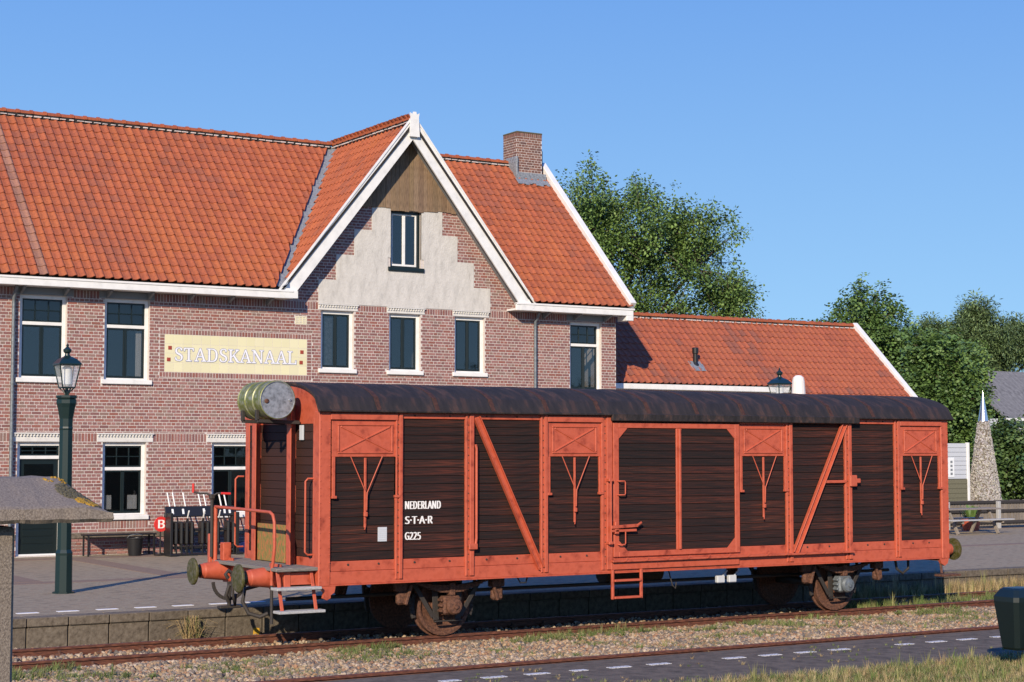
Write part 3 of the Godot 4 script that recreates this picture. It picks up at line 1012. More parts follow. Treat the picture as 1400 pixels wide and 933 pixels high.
	var s3 := Vector3(-3.83, ry - ex, 0).normalized()
	tiles(roof, Vector3(12.51, ex, -16.15), Vector3.FORWARD, s3, 21, 20, func(u: float, s: float) -> bool: return u < 4.7 * s / l2 - 0.1, 0)
	ridge(roof, Vector3(-6.3, ry + 0.06, zr), Vector3(8.5, ry + 0.06, zr))
	ridge(roof, Vector3(8.68, ry + 0.05, -16.2), Vector3(8.68, ry + 0.05, zr))
	ridge(roof, Vector3(8.8, ry + 0.06, zr), Vector3(14.62, ry + 0.06, zr))
	# valleys
	g = Geo.new()
	var va := Vector3(4.86, ex + 0.03, -16.12)
	var vb := Vector3(8.6, ry + 0.02, zr)
	var vd := (vb - va).normalized()
	var vs := vd.cross(Vector3(0, 1, 0)).normalized()
	for i in 24:
		var p0 := va.lerp(vb, i / 24.0)
		var p1 := va.lerp(vb, (i + 1) / 24.0)
		var wv := 0.17 + rng.randf_range(-0.012, 0.012)
		g.flat(p0 + vs * wv + Vector3(0, 0.075, 0), p0, p1, p1 + vs * wv + Vector3(0, 0.075, 0), Vector3.UP)
		g.flat(p0 - vs * wv + Vector3(0, 0.075, 0), p0, p1, p1 - vs * wv + Vector3(0, 0.075, 0), Vector3.UP)
	part(g, "valley_gutter", M.lead, roof)
	# eaves, verges
	g = Geo.new()
	g.cb(-6.3, 5.2, 6.70, 6.90, -16.16, -16.08, 0.01)
	g.box(-6.3, 5.2, 6.71, 6.76, FZ, -16.16)
	g.cb(-6.3, 5.2, 6.86, 6.915, -16.2, -16.06, 0.008)
	part(g, "eaves_gutter", M.white, b)
	g = Geo.new()
	g.cb(11.9, 15.86, 6.70, 6.90, -16.16, -16.08, 0.01)
	g.box(11.9, 15.86, 6.71, 6.76, FZ, -16.16)
	g.cb(11.9, 15.9, 6.86, 6.915, -16.2, -16.06, 0.008)
	g.cb(15.62, 15.86, 6.56, 6.70, -16.55, -16.08, 0.01)
	part(g, "eaves_gutter", M.white, b)
	for xx in range(0, 21):
		g = Geo.new()
		var xb := -5.8 + xx * 1.05
		if xb > 5.0 and xb < 12.2: continue
		g.prism([Vector2(0, 0), Vector2(0, -0.16), Vector2(0.05, -0.16), Vector2(0.36, -0.03), Vector2(0.36, 0)], -0.03, 0.03)
		var o := put(g.mesh(), "eaves_bracket", M.grey_panel, b, Vector3(xb, 6.708, FZ + 0.01))
		o.rotation.y = -PI / 2
	for s in [-1.0, 1.0]:
		var cx := 8.68
		g = Geo.new()
		var foot_o := Vector2(cx + s * 3.86, 6.90)
		var apex_o := Vector2(cx, 11.78)
		var foot_i := Vector2(cx + s * 3.36, 6.90)
		var apex_i := Vector2(cx, 11.14)
		g.prism([foot_o, apex_o, apex_i, foot_i], -16.20, -16.15)
		g.prism([foot_o, foot_i + Vector2(0, 0), Vector2(cx + s * 3.36, 6.715), Vector2(cx + s * 3.72, 6.715)], -16.20, -16.074)
		# moulding along the top edge
		g.prism([foot_o + Vector2(0, 0), apex_o, apex_o - Vector2(0, 0.15), foot_o - Vector2(s * 0.12, 0)], -16.15, -16.125)
		g.prism([foot_o + Vector2(s * 0.03, 0), apex_o + Vector2(0, 0.03), apex_o - Vector2(0, 0.04), foot_o - Vector2(s * 0.03, 0)], -16.16, -16.10)
		part(g, "barge_board", M.white, b)
		# soffit behind the board
		g = Geo.new()
		g.flat(Vector3(foot_i.x + s * 0.14, foot_i.y, -16.20), Vector3(cx, apex_i.y + 0.17, -16.20), Vector3(cx, apex_i.y + 0.17, FZ - 0.02), Vector3(foot_i.x + s * 0.14, foot_i.y, FZ - 0.02), Vector3(-s, -1, 0))
		part(g, "soffit", M.grey_panel, b)
	g = Geo.new()
	g.prism([Vector2(8.53, 11.2), Vector2(8.83, 11.2), Vector2(8.80, 11.72), Vector2(8.82, 11.84), Vector2(8.74, 11.80), Vector2(8.72, 11.87), Vector2(8.64, 11.87), Vector2(8.62, 11.80), Vector2(8.54, 11.84), Vector2(8.56, 11.72)], -16.09, -16.05)
	g.prism([Vector2(8.56, 11.2), Vector2(8.80, 11.2), Vector2(8.77, 11.7), Vector2(8.59, 11.7)], -16.20, -16.09)
	part(g, "finial", M.white, b)
	# right-hand verge of the main roof
	g = Geo.new()
	var e0 := Vector3(15.82, ex + 0.05, -16.08)
	var e1 := Vector3(15.82, ry + 0.12, zr + 0.02)
	g.bar(e0, e1, 0.2, 0.22, Vector3(0, 1, 0), 0.01)
	part(g, "verge_board", M.white, b)
	# downpipes
	for xx in [-1.78, 12.79]:
		g = Geo.new()
		g.tube([Vector3(xx, 6.72, FZ + 0.30), Vector3(xx, 6.6, FZ + 0.24), Vector3(xx, 6.45, FZ + 0.09), Vector3(xx, 6.3, FZ + 0.08), Vector3(xx, 0.36, FZ + 0.08)], 0.042, 12)
		for yy in [1.4, 2.9, 4.4, 5.4]: g.tube([Vector3(xx, yy, FZ + 0.08), Vector3(xx, yy + 0.05, FZ + 0.08)], 0.05, 12)
		part(g, "downpipe", M.zinc, b)
	# chimney: brick, with lead round its foot
	g = Geo.new()
	g.box(14.647, 15.553, 10.6, 12.60, -21.243, -20.457)
	var ch := part(g, "chimney", M.mortar, b)
	var cg := Geo.new()
	var keepBT := BT
	BT = [Color(0.26, 0.125, 0.095), Color(0.22, 0.11, 0.09), Color(0.30, 0.15, 0.11), Color(0.19, 0.10, 0.085), Color(0.27, 0.15, 0.12), Color(0.24, 0.11, 0.08)]
	k = 0
	y = 11.0
	while y < 12.42:
		lay_course(cg, Vector3(14.64, 0, -20.45), Vector3.RIGHT, Vector3.BACK, 0, 0.92, y, k, ch, false)
		lay_course(cg, Vector3(14.64, 0, -21.25), Vector3.BACK, Vector3.LEFT, 0, 0.80, y, k, ch, false)
		lay_course(cg, Vector3(15.56, 0, -21.25), Vector3.BACK, Vector3.RIGHT, 0, 0.80, y, k, ch, false)
		y += CH
		k += 1
	for i in 12:
		cg.col = BT[i % 6]
		cg.obox(Vector3(14.64, 0, -20.45), Vector3.RIGHT, Vector3.UP, Vector3.BACK, i * 0.0767 + 0.006, i * 0.0767 + 0.07, y + 0.006, 12.60, -0.09, 0, false)
		if i < 10: cg.obox(Vector3(14.64, 0, -21.25), Vector3.BACK, Vector3.UP, Vector3.LEFT, i * 0.08 + 0.006, i * 0.08 + 0.074, y + 0.006, 12.60, -0.09, 0, false)
	part(cg, "chimney_bricks", M.brick, ch).set_meta("kind", "stuff")
	BT = keepBT
	g = Geo.new()
	g.cb(14.63, 15.57, 12.602, 12.65, -21.26, -20.44, 0.012)
	part(g, "chimney_cap", M.moss, ch)
	g = Geo.new()
	g.bar(Vector3(14.55, 11.2, -20.38), Vector3(15.63, 11.2, -20.38), 0.1, 0.32)
	g.cb(14.56, 14.64, 11.0, 11.85, -20.95, -20.36, 0.01)
	for i in 9:
		var p := Vector3(14.55 + i * 0.13, 11.14, -20.28)
		g.bar(p, p - sl * rng.randf_range(0.18, 0.3), 0.125, 0.02, Vector3(0, 1, 1))
	part(g, "lead_flashing", M.lead, ch)
	g = Geo.new()
	g.cb(15.60, 15.76, 11.5, 12.16, -20.95, -20.72, 0.01)
	part(g, "vent_pipe", M.black, ch)

func text_mesh(s: String, font: String, cap: float, width: float, depth: float) -> Array:
	var f := SystemFont.new()
	f.font_names = PackedStringArray([font])
	var t := TextMesh.new()
	t.text = s
	t.font = f
	t.font_size = 64
	t.pixel_size = 0.01
	t.depth = depth
	t.curve_step = 1.0
	t.vertical_alignment = VERTICAL_ALIGNMENT_BOTTOM
	var bb := t.get_aabb()
	t.vertical_alignment = VERTICAL_ALIGNMENT_CENTER
	bb = t.get_aabb()
	# the mesh is used with its own middle shifted onto the baseline
	var sy := cap / 0.46
	t.offset = Vector2(0, (-bb.position.y - bb.size.y * 0.0) / 0.01 * 0.0)
	t.vertical_alignment = VERTICAL_ALIGNMENT_CENTER
	return [t, Vector3(width / bb.size.x, sy, 1.0), bb]

# ---------------------------------------------------------------- annex
func annex() -> void:
	var b := thing("annex", "long low wing with orange tiled roof, white fascia and white verge beside the brick station", "building", Vector3(22, 0.34, -20))
	var ex := 4.86
	var ez := -17.7
	var ry := 7.05
	var zr := -20.1
	var g := Geo.new()
	g.box(15.62, 28.0, 0.3, 4.8, -22.3, -18.2)
	part(g, "wall", M.mortar, b)
	g = Geo.new()
	for x in [17.5, 20.5, 24.5]:
		g = Geo.new()
		g.box(x, x + 1.1, 1.2, 2.9, -18.2, -18.16)
		part(g, "window", M.dark_green, b)
	var S := Vector3(0, ry - ex, zr - ez).normalized()
	var roof := part(slab([Vector3(15.62, ex - 0.06, ez), Vector3(28.05, ex - 0.06, ez), Vector3(28.05, ry - 0.05, zr), Vector3(15.62, ry - 0.05, zr)], 0.06), "roof", M.dark, b)
	part(slab([Vector3(23.1, ex - 0.06 - S.y * 1.25, ez - S.z * 1.25), Vector3(28.05, ex - 0.06 - S.y * 1.25, ez - S.z * 1.25), Vector3(28.05, ex - 0.06, ez), Vector3(23.1, ex - 0.06, ez)], 0.06), "roof_deck", M.dark, roof)
	part(slab([Vector3(15.62, ex - 0.06, -22.5), Vector3(28.05, ex - 0.06, -22.5), Vector3(28.05, ry - 0.05, zr), Vector3(15.62, ry - 0.05, zr)], 0.06), "roof_deck", M.dark, roof)
	var keep := TT
	TT = [Color(0.42, 0.112, 0.050), Color(0.39, 0.106, 0.049), Color(0.44, 0.120, 0.054), Color(0.35, 0.105, 0.055), Color(0.31, 0.105, 0.062), Color(0.44, 0.122, 0.052)]
	tile_meshes.clear()
	make_tile()
	tiles(roof, Vector3(15.62, ex, ez + 0.04), Vector3.RIGHT, S, 55, 11, func(_u: float, _s: float) -> bool: return true, 300, Vector2(0.9, 0.3))
	tiles(roof, Vector3(23.1, ex - S.y * TL * 4, ez + 0.04 - S.z * TL * 4), Vector3.RIGHT, S, 22, 4, func(_u: float, _s: float) -> bool: return true, 0)
	TT = keep
	ridge(roof, Vector3(15.7, ry + 0.06, zr), Vector3(28.0, ry + 0.06, zr))
	g = Geo.new()
	g.cb(15.64, 23.08, 4.68, 4.84, ez - 0.02, ez + 0.06, 0.01)
	g.box(15.64, 23.08, 4.69, 4.73, -18.2, ez - 0.02)
	part(g, "eaves_fascia", M.white, b)
	g = Geo.new()
	g.bar(Vector3(28.1, ex + 0.04 - S.y * 1.25, ez - S.z * 1.25), Vector3(28.1, ry + 0.1, zr), 0.2, 0.24)
	part(g, "verge_board", M.white, b)
	# vent pipe with a lead sheet
	var at := Vector3(19.86, 5.42, -18.36)
	g = Geo.new()
	var N := Vector3.RIGHT.cross(S).normalized()
	if N.y < 0: N = -N
	g.cbox(Transform3D(Basis(Vector3.RIGHT, S, N), at + N * 0.10 - S * 0.05), Vector3(0.5, 0.46, 0.02), 0.005)
	part(g, "vent_flashing", M.lead, roof)
	g = Geo.new()
	g.lathe([[0.12, -0.05], [0.12, 0.08], [0.075, 0.16], [0.075, 0.42], [0.1, 0.44], [0.1, 0.6], [0.085, 0.62], [0.0, 0.62]], Transform3D(Basis(), at), 16)
	part(g, "vent_pipe", M.black, roof)

# ---------------------------------------------------------------- wagon
var W: Node3D
func post(x0: float, x1: float, y0: float, y1: float, z: float) -> void:
	var g := Geo.new()
	var xm := (x0 + x1) / 2
	g.cb(x0, x1, y0, y1, z - 0.06, z, 0.004)
	g.cb(x0 + (x1 - x0) * 0.42, x1 - 0.02, y0 + 0.006, y1 - 0.006, z, z + 0.022, 0.006)
	g.cb(x0, x0 + (x1 - x0) * 0.2, y0 + 0.006, y1 - 0.006, z, z + 0.012, 0.004)
	var o := part(g, "post", M.orange, W, Vector3(xm, y0, z))
	g = Geo.new()
	var y := y0 + 0.1
	while y < y1:
		g.lathe([[0.011, 0.0], [0.009, 0.007], [0.0, 0.01]], Transform3D(Basis(Vector3.RIGHT, Vector3(0, 0, 1), Vector3.DOWN), Vector3(x0 + (x1 - x0) * 0.3, y, z)), 6)
		y += 0.115
	part(g, "rivets", M.rusty, o)
func planks(x0: float, x1: float, y0: float, y1: float, z: float, phase := 0.0, parent: Node3D = null) -> void:
	var nn := int(round((y1 - y0) / 0.122))
	var h := (y1 - y0) / nn
	for i in nn:
		var g := Geo.new()
		var t := pow(rng.randf(), 1.4) * 0.75 + 0.25
		var warm := rng.randf_range(0.72, 0.95)
		g.col = Color(t, t * warm, t * warm)
		g.cb(x0, x1, y0 + i * h + 0.0025, y0 + (i + 1) * h - 0.0025, z - 0.03, z + rng.randf_range(-0.003, 0.003), 0.006)
		part(g, "plank", M.plank, W if parent == null else parent, Vector3((x0 + x1) / 2, y0 + i * h, z))
func hatch(x0: float, x1: float, z: float) -> void:
	var g := Geo.new()
	g.cb(x0, x1, 2.735, 3.27, z - 0.05, z, 0.004)
	var o := part(g, "vent_hatch", M.orange, W)
	g = Geo.new()
	var a := x0 + 0.09
	var b := x1 - 0.09
	for q in [[a, b, 2.78, 2.81], [a, b, 3.19, 3.22], [a, a + 0.03, 2.81, 3.19], [b - 0.03, b, 2.81, 3.19]]:
		g.cb(q[0], q[1], q[2], q[3], z, z + 0.016, 0.01)
	g.bar(Vector3(a + 0.05, 2.82, z + 0.004), Vector3(b - 0.05, 3.18, z + 0.004), 0.03, 0.022, Vector3.BACK, 0.008)
	g.bar(Vector3(a + 0.05, 3.18, z + 0.003), Vector3(b - 0.05, 2.82, z + 0.003), 0.03, 0.020, Vector3.BACK, 0.008)
	part(g, "pressed_cross", M.orange, o)
	for x in [x0, x1 - 0.05]:
		g = Geo.new()
		g.cb(x, x + 0.05, 2.165, 2.735, z - 0.03, z + 0.02, 0.005)
		g.cb(x - 0.015, x + 0.065, 2.13, 2.17, z - 0.02, z + 0.05, 0.005)
		part(g, "hatch_guide", M.orange, o)
	var xm := (x0 + x1) / 2 - 0.005
	g = Geo.new()
	g.cb(xm - 0.018, xm + 0.018, 1.70, 2.72, z - 0.005, z + 0.02, 0.005)
	g.tube([Vector3(xm - 0.25, 2.74, z + 0.03), Vector3(xm - 0.005, 2.21, z + 0.045), Vector3(xm, 1.95, z + 0.04)], 0.009, 6)
	g.tube([Vector3(xm + 0.27, 2.74, z + 0.03), Vector3(xm + 0.015, 2.21, z + 0.045), Vector3(xm + 0.012, 1.95, z + 0.04)], 0.009, 6)
	g.cb(xm - 0.028, xm + 0.028, 1.86, 1.93, z, z + 0.05, 0.008)
	g.tube([Vector3(xm, 1.72, z + 0.02), Vector3(xm - 0.02, 1.66, z + 0.04), Vector3(xm - 0.03, 1.68, z + 0.055)], 0.009, 6)
	part(g, "hatch_linkage", M.orange, o)

func wheelset(x: float) -> void:
	var g := Geo.new()
	g.tube([Vector3(x, 0.46, -1.15), Vector3(x, 0.46, 1.15)], 0.07, 14)
	var ws := part(g, "wheelset", M.iron, W, Vector3(x, 0.46, 0))
	for s in [-1.0, 1.0]:
		g = Geo.new()
		var T := Transform3D(Basis(Vector3.RIGHT, Vector3(0, 0, s), Vector3(0, -s, 0)), Vector3(x, 0.46, 0.75 * s))
		g.lathe([[0.49, -0.06], [0.49, -0.035], [0.465, -0.02], [0.46, 0.075], [0.43, 0.08], [0.40, 0.075], [0.385, 0.04], [0.18, 0.0], [0.15, 0.06], [0.0, 0.06]], T, 48)
		g.lathe([[0.0, -0.05], [0.3, -0.03], [0.40, -0.06], [0.49, -0.06]], T, 48)
		part(g, "wheel", M.rusty, ws)
		# axle box, spring and guard
		var z: float = 1.04 * s
		g = Geo.new()
		g.cb(x - 0.16, x + 0.14, 0.34, 0.62, z - 0.1, z + 0.08, 0.03)
		g.lathe([[0.135, -0.02], [0.135, 0.05], [0.11, 0.09], [0.045, 0.1], [0.04, 0.12], [0.0, 0.12]], Transform3D(Basis(Vector3.RIGHT, Vector3(0, 0, s), Vector3(0, -s, 0)), Vector3(x, 0.47, z + 0.07 * s)), 20)
		for k in 3: g.cb(x - 0.2, x - 0.15, 0.38 + k * 0.08, 0.42 + k * 0.08, z - 0.06, z + 0.06, 0.008)
		part(g, "axle_box", M.rusty if x < 1.0 else M.zinc, W, Vector3(x, 0.47, z))
		g = Geo.new()
		for k in 7:
			var hl := 0.72 - k * 0.085
			var pts := []
			for q in 9:
				var u := -1.0 + q / 4.0
				pts.append(Vector3(x + u * hl, 0.675 + k * -0.0 + (u * u * hl * hl) * 0.17 + (6 - k) * 0.0 - k * 0.0 + 0.016 * (6 - k) * 0.0, z))
			for q in 8:
				var dy := Vector3(0, 0.1 - k * 0.016, 0)
				g.bar(pts[q] + dy, pts[q + 1] + dy, 0.09, 0.0145, Vector3.UP, 0.002)
		g.cb(x - 0.05, x + 0.05, 0.62, 0.82, z - 0.06, z + 0.065, 0.01)
		part(g, "leaf_spring", M.iron if s < 0 else M.rusty, W, Vector3(x, 0.7, z))
		for e in [-1.0, 1.0]:
			g = Geo.new()
			var hx: float = x + e * 0.83
			g.cb(hx - 0.1, hx + 0.1, 0.52, 0.72, z - 0.07, z + 0.03, 0.03)
			g.bar(Vector3(hx - e * 0.12, 0.82, z + 0.04), Vector3(hx - e * 0.02, 0.52, z + 0.04), 0.05, 0.07, Vector3.BACK, 0.01)
			g.cb(hx - 0.13, hx + 0.13, 0.72, 0.90, z - 0.08, z + 0.02, 0.015)
			part(g, "spring_shackle", M.rusty, W, Vector3(hx, 0.6, z))
		# axle guard legs
		g = Geo.new()
		for e in [-1.0, 1.0]:
			g.bar(Vector3(x + e * 0.19, 0.25, z - 0.12 * s), Vector3(x + e * 0.22, 0.9, z - 0.12 * s), 0.1, 0.02, Vector3.BACK, 0.004)
			g.bar(Vector3(x + e * 0.24, 0.30, z - 0.12 * s), Vector3(x + e * 0.62, 0.88, z - 0.12 * s), 0.07, 0.02, Vector3.BACK, 0.004)
		g.bar(Vector3(x - 0.24, 0.235, z - 0.08 * s), Vector3(x + 0.24, 0.235, z - 0.08 * s), 0.05, 0.02)
		part(g, "axle_guard", M.iron, W, Vector3(x, 0.5, z))
		# brake blocks
		g = Geo.new()
		for e in [-1.0, 1.0]:
			var pts := []
			for q in 7:
				var a: float = -0.35 + q * 0.12
				pts.append(Vector3(x + e * 0.52 * cos(a), 0.46 + 0.52 * sin(a), 0.76 * s))
			for q in 6: g.bar(pts[q], pts[q + 1], 0.07, 0.05, Vector3.BACK, 0.008)
			g.bar(Vector3(x + e * 0.56, 0.5, 0.76 * s), Vector3(x + e * 0.60, 0.95, 0.76 * s), 0.04, 0.05, Vector3.BACK)
		part(g, "brake_blocks", M.iron, W, Vector3(x, 0.46, 0.76 * s))

func buffer(x: float, z: float, dir: float, moss: bool) -> void:
	var T := Transform3D(Basis(Vector3(0, 1, 0), Vector3(dir, 0, 0), Vector3(0, 0, dir)), Vector3(x, 1.0, z))
	var g := Geo.new()
	g.lathe([[0.0, 0.60], [0.10, 0.608], [0.19, 0.60], [0.205, 0.585], [0.205, 0.565], [0.09, 0.55], [0.085, 0.40]], T, 32)
	var o := part(g, "buffer", M.buffer_face, W, Vector3(x, 1.0, z))
	g = Geo.new()
	g.lathe([[0.075, 0.56], [0.075, 0.34]], T, 20)
	part(g, "buffer_ram", M.black, o)
	g = Geo.new()
	g.lathe([[0.08, 0.47], [0.105, 0.47], [0.112, 0.42], [0.12, 0.40], [0.165, 0.0], [0.18, -0.02]], T, 24)
	g.cbox(Transform3D(Basis(), Vector3(x, 1.0, z)), Vector3(0.03, 0.38, 0.38), 0.005)
	part(g, "buffer_casing", M.orange, o)

func wagon() -> void:
	W = thing("goods_wagon", "long covered goods wagon with dark plank sides and salmon-orange steel frame on the rails", "wagon", Vector3(4, 0, 0))
	var g := Geo.new()
	# closed body behind the planks
	g.box(-2.30, 10.24, 1.14, 3.40, -1.33, 1.29)
	part(g, "body_lining", M.plank, W)
	var Z := 1.335
	# bays
	planks(-2.2, -1.06, 1.225, 2.74, Z - 0.01)
	planks(-1.0, 0.08, 1.225, 3.30, Z - 0.01)
	planks(0.22, 1.45, 1.225, 3.30, Z - 0.01)
	planks(1.56, 2.61, 1.225, 2.74, Z - 0.01)
	planks(5.38, 6.44, 1.225, 2.74, Z - 0.01)
	planks(6.57, 7.79, 1.225, 3.30, Z - 0.01)
	planks(7.93, 8.98, 1.225, 3.30, Z - 0.01)
	planks(9.10, 10.13, 1.225, 2.74, Z - 0.01)
	hatch(-2.17, -1.08, Z + 0.01)
	hatch(1.56, 2.59, Z + 0.01)
	hatch(5.42, 6.45, Z + 0.01)
	hatch(9.12, 10.12, Z + 0.01)
	for p in [[-1.13, -1.0], [0.07, 0.23], [1.43, 1.57], [2.58, 2.80], [6.43, 6.58], [7.78, 7.94], [8.97, 9.11]]:
		post(p[0], p[1], 0.93, 3.39, Z + 0.03)
	# corner posts
	for p in [[-2.38, -2.19], [10.12, 10.30]]:
		g = Geo.new()
		g.cb(p[0], p[1], 0.87, 3.40, 1.18, Z + 0.035, 0.012)
		var o := part(g, "corner_post", M.orange, W)
		g = Geo.new()
		for k in 22:
			for xx in [p[0] + 0.02, p[1] - 0.02]:
				g.lathe([[0.011, 0.0], [0.009, 0.007], [0.0, 0.01]], Transform3D(Basis(Vector3.RIGHT, Vector3(0, 0, 1), Vector3.DOWN), Vector3(xx, 1.0 + k * 0.107, Z + 0.035)), 6)
		part(g, "rivets", M.orange, o)
	# top rail, sole plate and sill
	g = Geo.new()
	for s in [[-2.2, 2.6], [8.05, 10.13]]: g.cb(s[0], s[1], 3.30, 3.39, Z - 0.05, Z + 0.015, 0.006)
	g.cb(2.6, 8.05, 3.30, 3.39, Z - 0.05, Z + 0.012, 0.006)
	for s in [[-2.2, -1.1], [1.56, 2.6], [5.4, 6.45], [9.1, 10.13]]: g.cb(s[0], s[1], 3.275, 3.375, Z + 0.012, Z + 0.05, 0.006)
	part(g, "top_rail", M.orange, W)
	g = Geo.new()
	g.cb(-2.2, 10.13, 1.075, 1.222, Z - 0.05, Z + 0.012, 0.006)
	part(g, "sill_board", M.orange, W)
	g = Geo.new()
	g.cb(-2.36, 10.28, 0.89, 1.072, Z - 0.06, Z + 0.02, 0.006)
	g.cb(-2.36, 10.28, 0.87, 0.89, Z - 0.12, Z + 0.03, 0.004)
	part(g, "sole_bar", M.orange, W)
	g = Geo.new()
	for x in [-1.9, -1.4, -0.8, -0.2, 0.45, 1.0, 1.8, 2.3, 6.9, 7.4, 8.3, 8.7, 9.4, 9.8]:
		g.lathe([[0.018, 0.0], [0.014, 0.012], [0.0, 0.016]], Transform3D(Basis(Vector3.RIGHT, Vector3(0, 0, 1), Vector3.DOWN), Vector3(x, 1.17, Z + 0.012)), 6)
		g.lathe([[0.016, 0.0], [0.012, 0.012], [0.0, 0.016]], Transform3D(Basis(Vector3.RIGHT, Vector3(0, 0, 1), Vector3.DOWN), Vector3(x, 3.345, Z + 0.014)), 6)
	part(g, "bolts", M.iron, W)
	# diagonal braces (channel section)
	for d in [[Vector3(0.26, 3.33, Z + 0.02), Vector3(1.42, 1.0, Z + 0.02)], [Vector3(7.76, 3.30, Z + 0.02), Vector3(6.60, 1.08, Z + 0.02)]]:
		g = Geo.new()
		g.bar(d[0], d[1], 0.105, 0.03, Vector3.BACK, 0.004)
		var dir: Vector3 = (d[1] - d[0]).normalized()
		var sd := dir.cross(Vector3.BACK)
		for s in [-1.0, 1.0]: g.bar(d[0] + sd * 0.046 * s + Vector3(0, 0, 0.03), d[1] + sd * 0.046 * s + Vector3(0, 0, 0.03), 0.013, 0.05, Vector3.BACK, 0.003)
		part(g, "diagonal_brace", M.orange, W)
	g = Geo.new()
	g.cb(7.31, 7.80, 2.265, 2.315, Z, Z + 0.05, 0.006)
	g.cb(7.84, 8.0, 2.20, 2.40, Z + 0.06, Z + 0.1, 0.012)
	g.cb(7.94, 8.09, 2.26, 2.34, Z + 0.05, Z + 0.09, 0.01)
	part(g, "door_stop", M.orange, W)
	g = Geo.new()
	g.tube([Vector3(0.235, 2.92, Z + 0.05), Vector3(0.25, 2.86, Z + 0.05), Vector3(0.25, 1.5, Z + 0.05), Vector3(0.235, 1.4, Z + 0.05)], 0.022, 8)
	g.cb(0.1, 0.25, 1.33, 1.42, Z + 0.06, Z + 0.1, 0.01)
	part(g, "door_rod", M.orange, W)
	# sliding door
	var dg := Geo.new()
	var ZD := Z + 0.055
	for q in [[2.80, 2.905, 1.13, 3.28], [5.29, 5.385, 1.13, 3.28], [2.905, 5.29, 3.19, 3.28], [2.905, 5.29, 1.13, 1.215]]:
		dg.cb(q[0], q[1], q[2], q[3], ZD - 0.05, ZD, 0.006)
	dg.cb(4.06, 4.17, 1.215, 3.19, ZD - 0.05, ZD - 0.004, 0.006)
	dg.cb(4.095, 4.135, 1.22, 3.185, ZD - 0.004, ZD + 0.03, 0.006)
	var door := part(dg, "sliding_door", M.orange, W)
	for a in [[2.905, 4.06], [4.17, 5.29]]:
		planks(a[0], a[1], 1.215, 3.19, ZD - 0.02, 0.0, door)
	g = Geo.new()
	for q in [[2.905, 3.19, 1, -1], [5.29, 3.19, -1, -1], [2.905, 1.215, 1, 1], [5.29, 1.215, -1, 1]]:
		var cx: float = q[0]
		var cy: float = q[1]
		g.prism([Vector2(cx, cy), Vector2(cx + q[2] * 0.17, cy), Vector2(cx, cy + q[3] * 0.17)], ZD - 0.02, ZD - 0.004)
	part(g, "gusset", M.orange, door)
	g = Geo.new()
	for y in [[2.12, 2.34], [1.33, 1.55]]:
		g.tube([Vector3(2.87, y[0], ZD), Vector3(2.87, y[0], ZD + 0.06), Vector3(2.97, y[0], ZD + 0.06), Vector3(2.985, y[0] + 0.02, ZD + 0.06), Vector3(2.985, y[1] - 0.02, ZD + 0.06), Vector3(2.97, y[1], ZD + 0.06), Vector3(2.87, y[1], ZD + 0.06), Vector3(2.87, y[1], ZD)], 0.011, 8)
	part(g, "door_handle", M.orange, door)
	g = Geo.new()
	g.bar(Vector3(2.70, 1.61, ZD + 0.07), Vector3(3.22, 1.63, ZD + 0.07), 0.03, 0.05)
	g.bar(Vector3(3.2, 1.63, ZD + 0.08), Vector3(3.28, 1.68, ZD + 0.09), 0.03, 0.03)
	g.bar(Vector3(2.72, 1.55, ZD + 0.06), Vector3(3.2, 1.555, ZD + 0.06), 0.02, 0.04)
	g.cb(2.78, 2.86, 1.5, 1.7, ZD + 0.0, ZD + 0.07, 0.01)
	part(g, "door_latch", M.orange, door)
	g = Geo.new()
	g.tube([Vector3(2.70, 2.36, Z + 0.12), Vector3(2.70, 1.36, Z + 0.12)], 0.014, 8)
	for y in [2.36, 1.36]: g.cb(2.66, 2.74, y - 0.025, y + 0.025, Z + 0.02, Z + 0.13, 0.008)
	part(g, "grab_rail", M.orange, W)
	# door track above and below
	g = Geo.new()
	g.cb(2.74, 8.06, 3.30, 3.42, Z + 0.055, Z + 0.12, 0.012)
	part(g, "door_track_cover", M.wagon_roof, W)
	g = Geo.new()
	g.cb(2.74, 7.9, 1.05, 1.085, Z + 0.03, Z + 0.12, 0.005)
	for i in 12: g.prism([Vector2(2.95 + i * 0.42, 1.06), Vector2(2.99 + i * 0.42, 1.06), Vector2(3.03 + i * 0.42, 1.12), Vector2(3.0 + i * 0.42, 1.12)], Z + 0.12, Z + 0.13)
	part(g, "door_track", M.orange, W)
	g = Geo.new()
	g.cb(2.74, 5.36, 0.93, 1.05, Z + 0.03, Z + 0.06, 0.006)
	part(g, "door_sill", M.orange, W)
	# ladder under the door
	g = Geo.new()
	for x in [2.75, 3.31]: g.cb(x, x + 0.045, 0.46, 0.93, Z + 0.03, Z + 0.07, 0.006)
	for y in [0.47, 0.74]: g.cb(2.795, 3.31, y, y + 0.035, Z + 0.0, Z + 0.1, 0.006)
	part(g, "door_step", M.orange, W)
	# lettering and plates
	var lines := [["NEDERLAND", -0.95, 1.955, 0.60, 0.115], ["S·T·A·R", -0.95, 1.735, 0.46, 0.112], ["G225", -0.95, 1.50, 0.26, 0.112]]
	for l in lines:
		var tm := text_mesh(l[0], "Droid Sans", l[4], l[3], 0.003)
		var bb: AABB = tm[2]
		for off in [0.0, 0.006, -0.006]:
			var o := put(tm[0], "lettering", M.letters, W, Vector3(l[1] + l[3] / 2 + off, l[2] + l[4] / 2, Z - 0.004 + abs(off) * 0.1))
			o.scale = tm[1]
	g = Geo.new()
	g.cb(-1.405, -1.255, 1.49, 1.70, Z - 0.01, Z - 0.002, 0.002)
	for r in 6: g.box(-1.39, -1.27, 1.52 + r * 0.028, 1.533 + r * 0.028, Z - 0.002, Z)
	part(g, "data_plate", M.pale_cladding, W)
	# roof
	var rg := Geo.new()
	var prof := []
